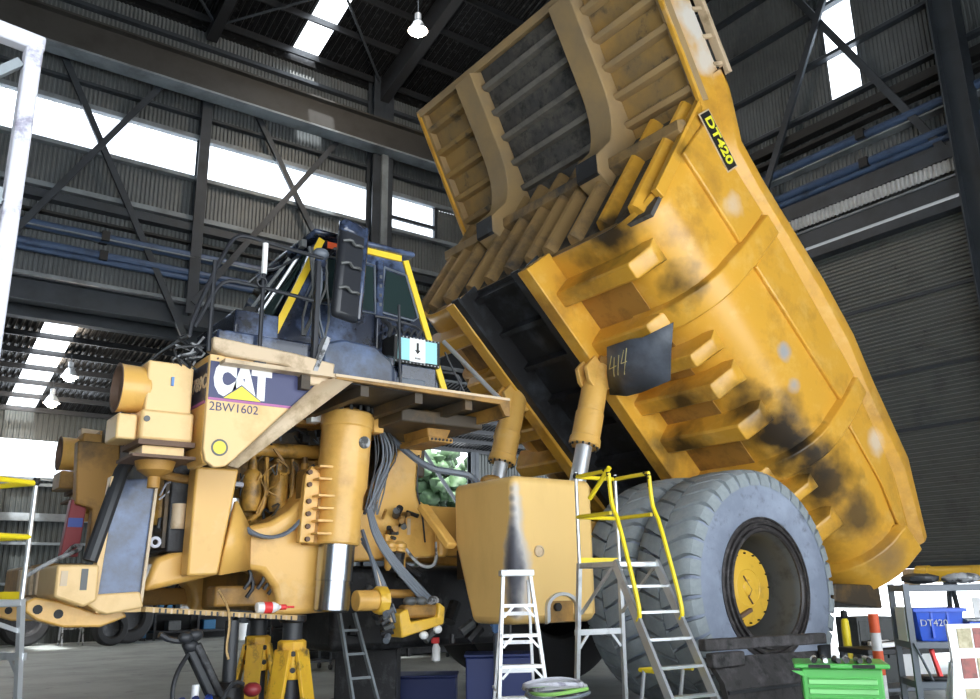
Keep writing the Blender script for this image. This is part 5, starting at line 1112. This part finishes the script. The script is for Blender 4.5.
# under and behind the truck
def crate(label, loc, rz_, w_, d_, h_, m, name='storage_crate', cat='crate'):
    t = thing(name, label, cat, loc, rz_); MB().box(0, w_, 0, d_, .04, h_).build('crate_body', m, t, .02); MB().box(-.02, w_+.02, -.02, d_+.02, h_, h_+.04).build('crate_lid', m, t, .01)
    for x in (.08, w_-.08): MB().box(x-.05, x+.05, 0, d_, 0, .04).build('skid', 'black_flat', t)
    return t
crate('dark blue steel box on the floor under the truck', (-3.75, 1.4, 0), CAMROT, 1.25, .7, .42, 'tarp_blue')
crate('dark blue covered box beside the fuel tank', (-3.9, -1.3, 0), CAMROT, .9, .6, .88, 'tarp_blue')
crate('black machine crate under the transmission', (-4.9, .6, 0), CAMROT, .9, .6, .95, 'dark_machine')
o = MB(); o.ico((0, 0, 0), .09, .05, .1, 8, .2); tag(place(o.build('blue_rag', 'rag_blue', None), (-3.7, -1.75, 1.3)), 'crumpled blue rag on top of the slim support post', 'rag')
t = thing('spray_can', 'white spray can with red trigger hanging behind the steering linkage', 'can', (-4.15, -.95, .82), 0)
MB().lathe([(.03, 0), (.06, .02), (.06, .18), (.03, .24)], (0, 0, 0), n=14).build('can_body', 'white_paint', t); MB().box(-.07, .05, -.02, .02, .24, .32).build('trigger', 'signal_red', t, .01)
t = thing('support_stand', 'slim grey support post under the frame near the spray can', 'stand', (-3.7, -1.75, 0), 0)
MB().cyl((0, 0, .02), (0, 0, 1.2), .05, n=12).build('post', 'shelf_grey', t); MB().box(-.16, .16, -.16, .16, 0, .02).build('base', 'shelf_grey', t)
def trolley(label, loc, rz_, w_, d_, h_, n=3):
    t = thing('parts_trolley', label, 'trolley', loc, rz_, 'grey trolleys behind the truck')
    for x in (0, w_):
        for y in (0, d_): MB().box(x-.02, x+.02, y-.02, y+.02, .1, h_).build('upright', 'shelf_grey', t); MB().cyl((x-.03, y, .06), (x+.03, y, .06), .06, n=12).build('castor', 'hose_black', t)
    for k in range(n): z = .2+(h_-.25)*k/(n-1); MB().box(-.02, w_+.02, -.02, d_+.02, z-.02, z+.02).build('shelf', 'shelf_grey', t)
    return t
trolley('grey steel parts trolley on castors behind the front strut', (-2.05, 8.0, 0), 0, .72, .6, 1.25)
trolley('low grey trolley on castors beside the lower bay opening', (.2, 9.0, 0), .3, .9, .6, .9)
trolley('grey trolley with a raised shelf beyond the fuel tank', (2.6, 8.6, 0), -.2, 1.0, .6, 1.3)
sh_ = thing('shade_rack', 'low black rack added in the opening behind the truck to stand for deep shade', 'rack', (-1.9, 10.2, 0), 0)  # black rack added to hide bright floor where the background lies in shade
for x in (0, 2, 4, 6, 8):
    for y in (0, .7): MB().box(x-.04, x+.04, y-.04, y+.04, 0, 1.5).build('upright', 'dark_machine', sh_)
for z in (.25, .85, 1.42): MB().box(-.05, 8.05, -.05, .75, z-.03, z+.03).build('shelf', 'dark_machine', sh_)
MB().box(0, 8, .7, .73, 0, 1.5).build('back', 'dark_machine', sh_)
# black air line on the floor
tag(MB().tube([(-5.6, 1.6, .03), (-4.6, 1.9, .03), (-3.9, 2.6, .03), (-3.0, 2.9, .03)], .03, 7, 2).build('air_line', 'hose_black', None), 'black air line snaking over the floor under the truck', 'hose')
# far bay contents
def tyre_thing(label, loc, r, w_, lean=0):
    t = thing('spare_tire', label, 'tire', loc, 0, 'tyres along the far wall')
    m = MB(); m.lathe([(r*.55, w_*.4), (r*.62, w_*.5), (r*.9, w_*.5), (r, w_*.35), (r, -w_*.35), (r*.9, -w_*.5), (r*.62, -w_*.5), (r*.55, -w_*.4)], (0, 0, r), (.25, -1, lean), 30, True); m.build('tire_casing', 'rubber_far', t)
    MB().lathe([(r*.56, w_*.3), (r*.5, w_*.1), (r*.15, .0), (0, 0)], (0, 0, r), (.25, -1, lean), 24, True).build('wheel_disc', 'dark_machine', t)
tyre_thing('small black tyre with dark wheel leaning by the steel trestle', (-2.75, 22.9, 0), .62, .4)
tyre_thing('large black tyre standing beside the blue container', (-1.9, 24.0, 0), .95, .5)
tyre_thing('black tyre half hidden behind the platform ladder', (-5.2, 25.2, 0), .9, .5)
t = thing('container', 'blue steel container by the far wall behind the tyres', 'container', (-1.8, 25.2, 0), 0)
MB().box(0, .95, 0, 1.1, .1, 1.85).build('container_body', 'container_blue', t, .02)
for k in range(4): MB().box(.06+.23*k, .16+.23*k, -.03, 0, .2, 1.75).build('rib', 'container_blue', t)
for x in (.1, .85): MB().box(x-.08, x+.08, 0, 1.1, 0, .1).build('skid', 'black_flat', t)
MB().box(-.02, .97, -.05, .0, 1.75, 1.87).build('top_rail', 'container_blue', t)
t = thing('trestle', 'small steel trestle beside the dark tyres on the far side', 'trestle', (-4.1, 24.3, 0), 0)
for x in (0, .7):
    for s in (-1, 1): MB().bar((x, 0, 1.35), (x, s*.35, 0), .05, .05).build('leg', 'bag_grey', t)
MB().box(-.1, .8, -.06, .06, 1.33, 1.42).build('top', 'bag_grey', t); MB().box(0, .7, -.02, .02, .55, .6).build('tie', 'bag_grey', t)
def shelving(label, loc, w_, d_, h_):
    t = thing('storage_shelving', label, 'shelving', loc, 0)
    for x in (0, w_/2, w_):
        for y in (0, d_): MB().box(x-.04, x+.04, y-.04, y+.04, 0, h_).build('upright', 'dark_machine', t)
    for z in (.3, 1.0, 1.7): MB().box(-.05, w_+.05, -.05, d_+.05, z-.04, z+.04).build('shelf', 'dark_machine', t)
    MB().box(0, w_, d_, d_+.03, 0, h_).build('back', 'black_flat', t)
    return t
shelving('black storage shelving along the far wall beside the blue container', (-.6, 25.0, 0), 3.4, .9, 2.0)
shelving('long black storage shelving added to darken the far wall behind the truck', (4.2, 25.0, 0), 6.0, .9, 2.4)  # long unit added so the shaded stretch of far wall stays dark
for k, (x, z, mm) in enumerate(((-.2, 1.04, 'container_blue'), (.6, 1.04, 'bag_grey'), (2.0, 1.04, 'deck_cream'), (.2, .34, 'rim_grey'), (1.6, .34, 'container_blue'), (5.0, 1.04, 'rim_grey'), (6.2, .34, 'dark_frame'), (7.4, 1.04, 'container_blue'))):
    o = MB().box(-.25, .25, .1, .7, 0, .38).build('parts_box', mm, None, .03); tag(place(o, (x, 25.0, z)), {'container_blue': 'blue', 'bag_grey': 'pale grey', 'deck_cream': 'cream', 'rim_grey': 'dark grey', 'dark_frame': 'brown'}[mm] + ' parts box on the ' + ('short' if x < 4 else 'long') + ' black storage shelving', 'box', 'boxes on the far shelving')
t = thing('white_bin', 'white tub on the floor before the black shelving', 'bin', (1.9, 22.6, 0), 0)
m = MB(); m.lathe([(.25, 0), (.3, .6), (.31, .6), (.27, .02)], (0, 0, 0), n=18); m.build('tub', 'white_paint', t)
m = MB(); m.lathe([(.31, .57), (.33, .57), (.33, .62), (.31, .62)], (0, 0, 0), n=18, closed=True); m.build('tub_rim', 'white_paint', t)
# trees outside
def tree(label, loc, h, r, n):
    t = thing('tree', label, 'tree', loc, 0, 'trees beyond the open bay end')
    MB().cyl((0, 0, 0), (.2, 0, h*.6), .3, .15, n=9).build('trunk', 'bark', t)
    m = MB()
    for k in range(n):
        a_ = random.uniform(0, 2*PI); rr = r*math.sqrt(random.random()); zz = h*.2+random.random()*h*.75; s_ = random.uniform(.28, .6)
        m.ico((rr*math.cos(a_), rr*math.sin(a_)*.7, zz), s_*1.2, s_*1.2, s_, 5, .28)
    m.build('foliage', 'leaf', t, smooth=60)
tree('bushy green tree outside, right of the steel brace', (17.9, 35, 0), 10.5, 3.4, 240)
tree('bushy green tree outside, taller and darker, against the steel column', (13.0, 45, 0), 11, 3.2, 200)
tree('bushy green tree outside beyond the open bay end column', (26.5, 42, 0), 11, 3.4, 200)
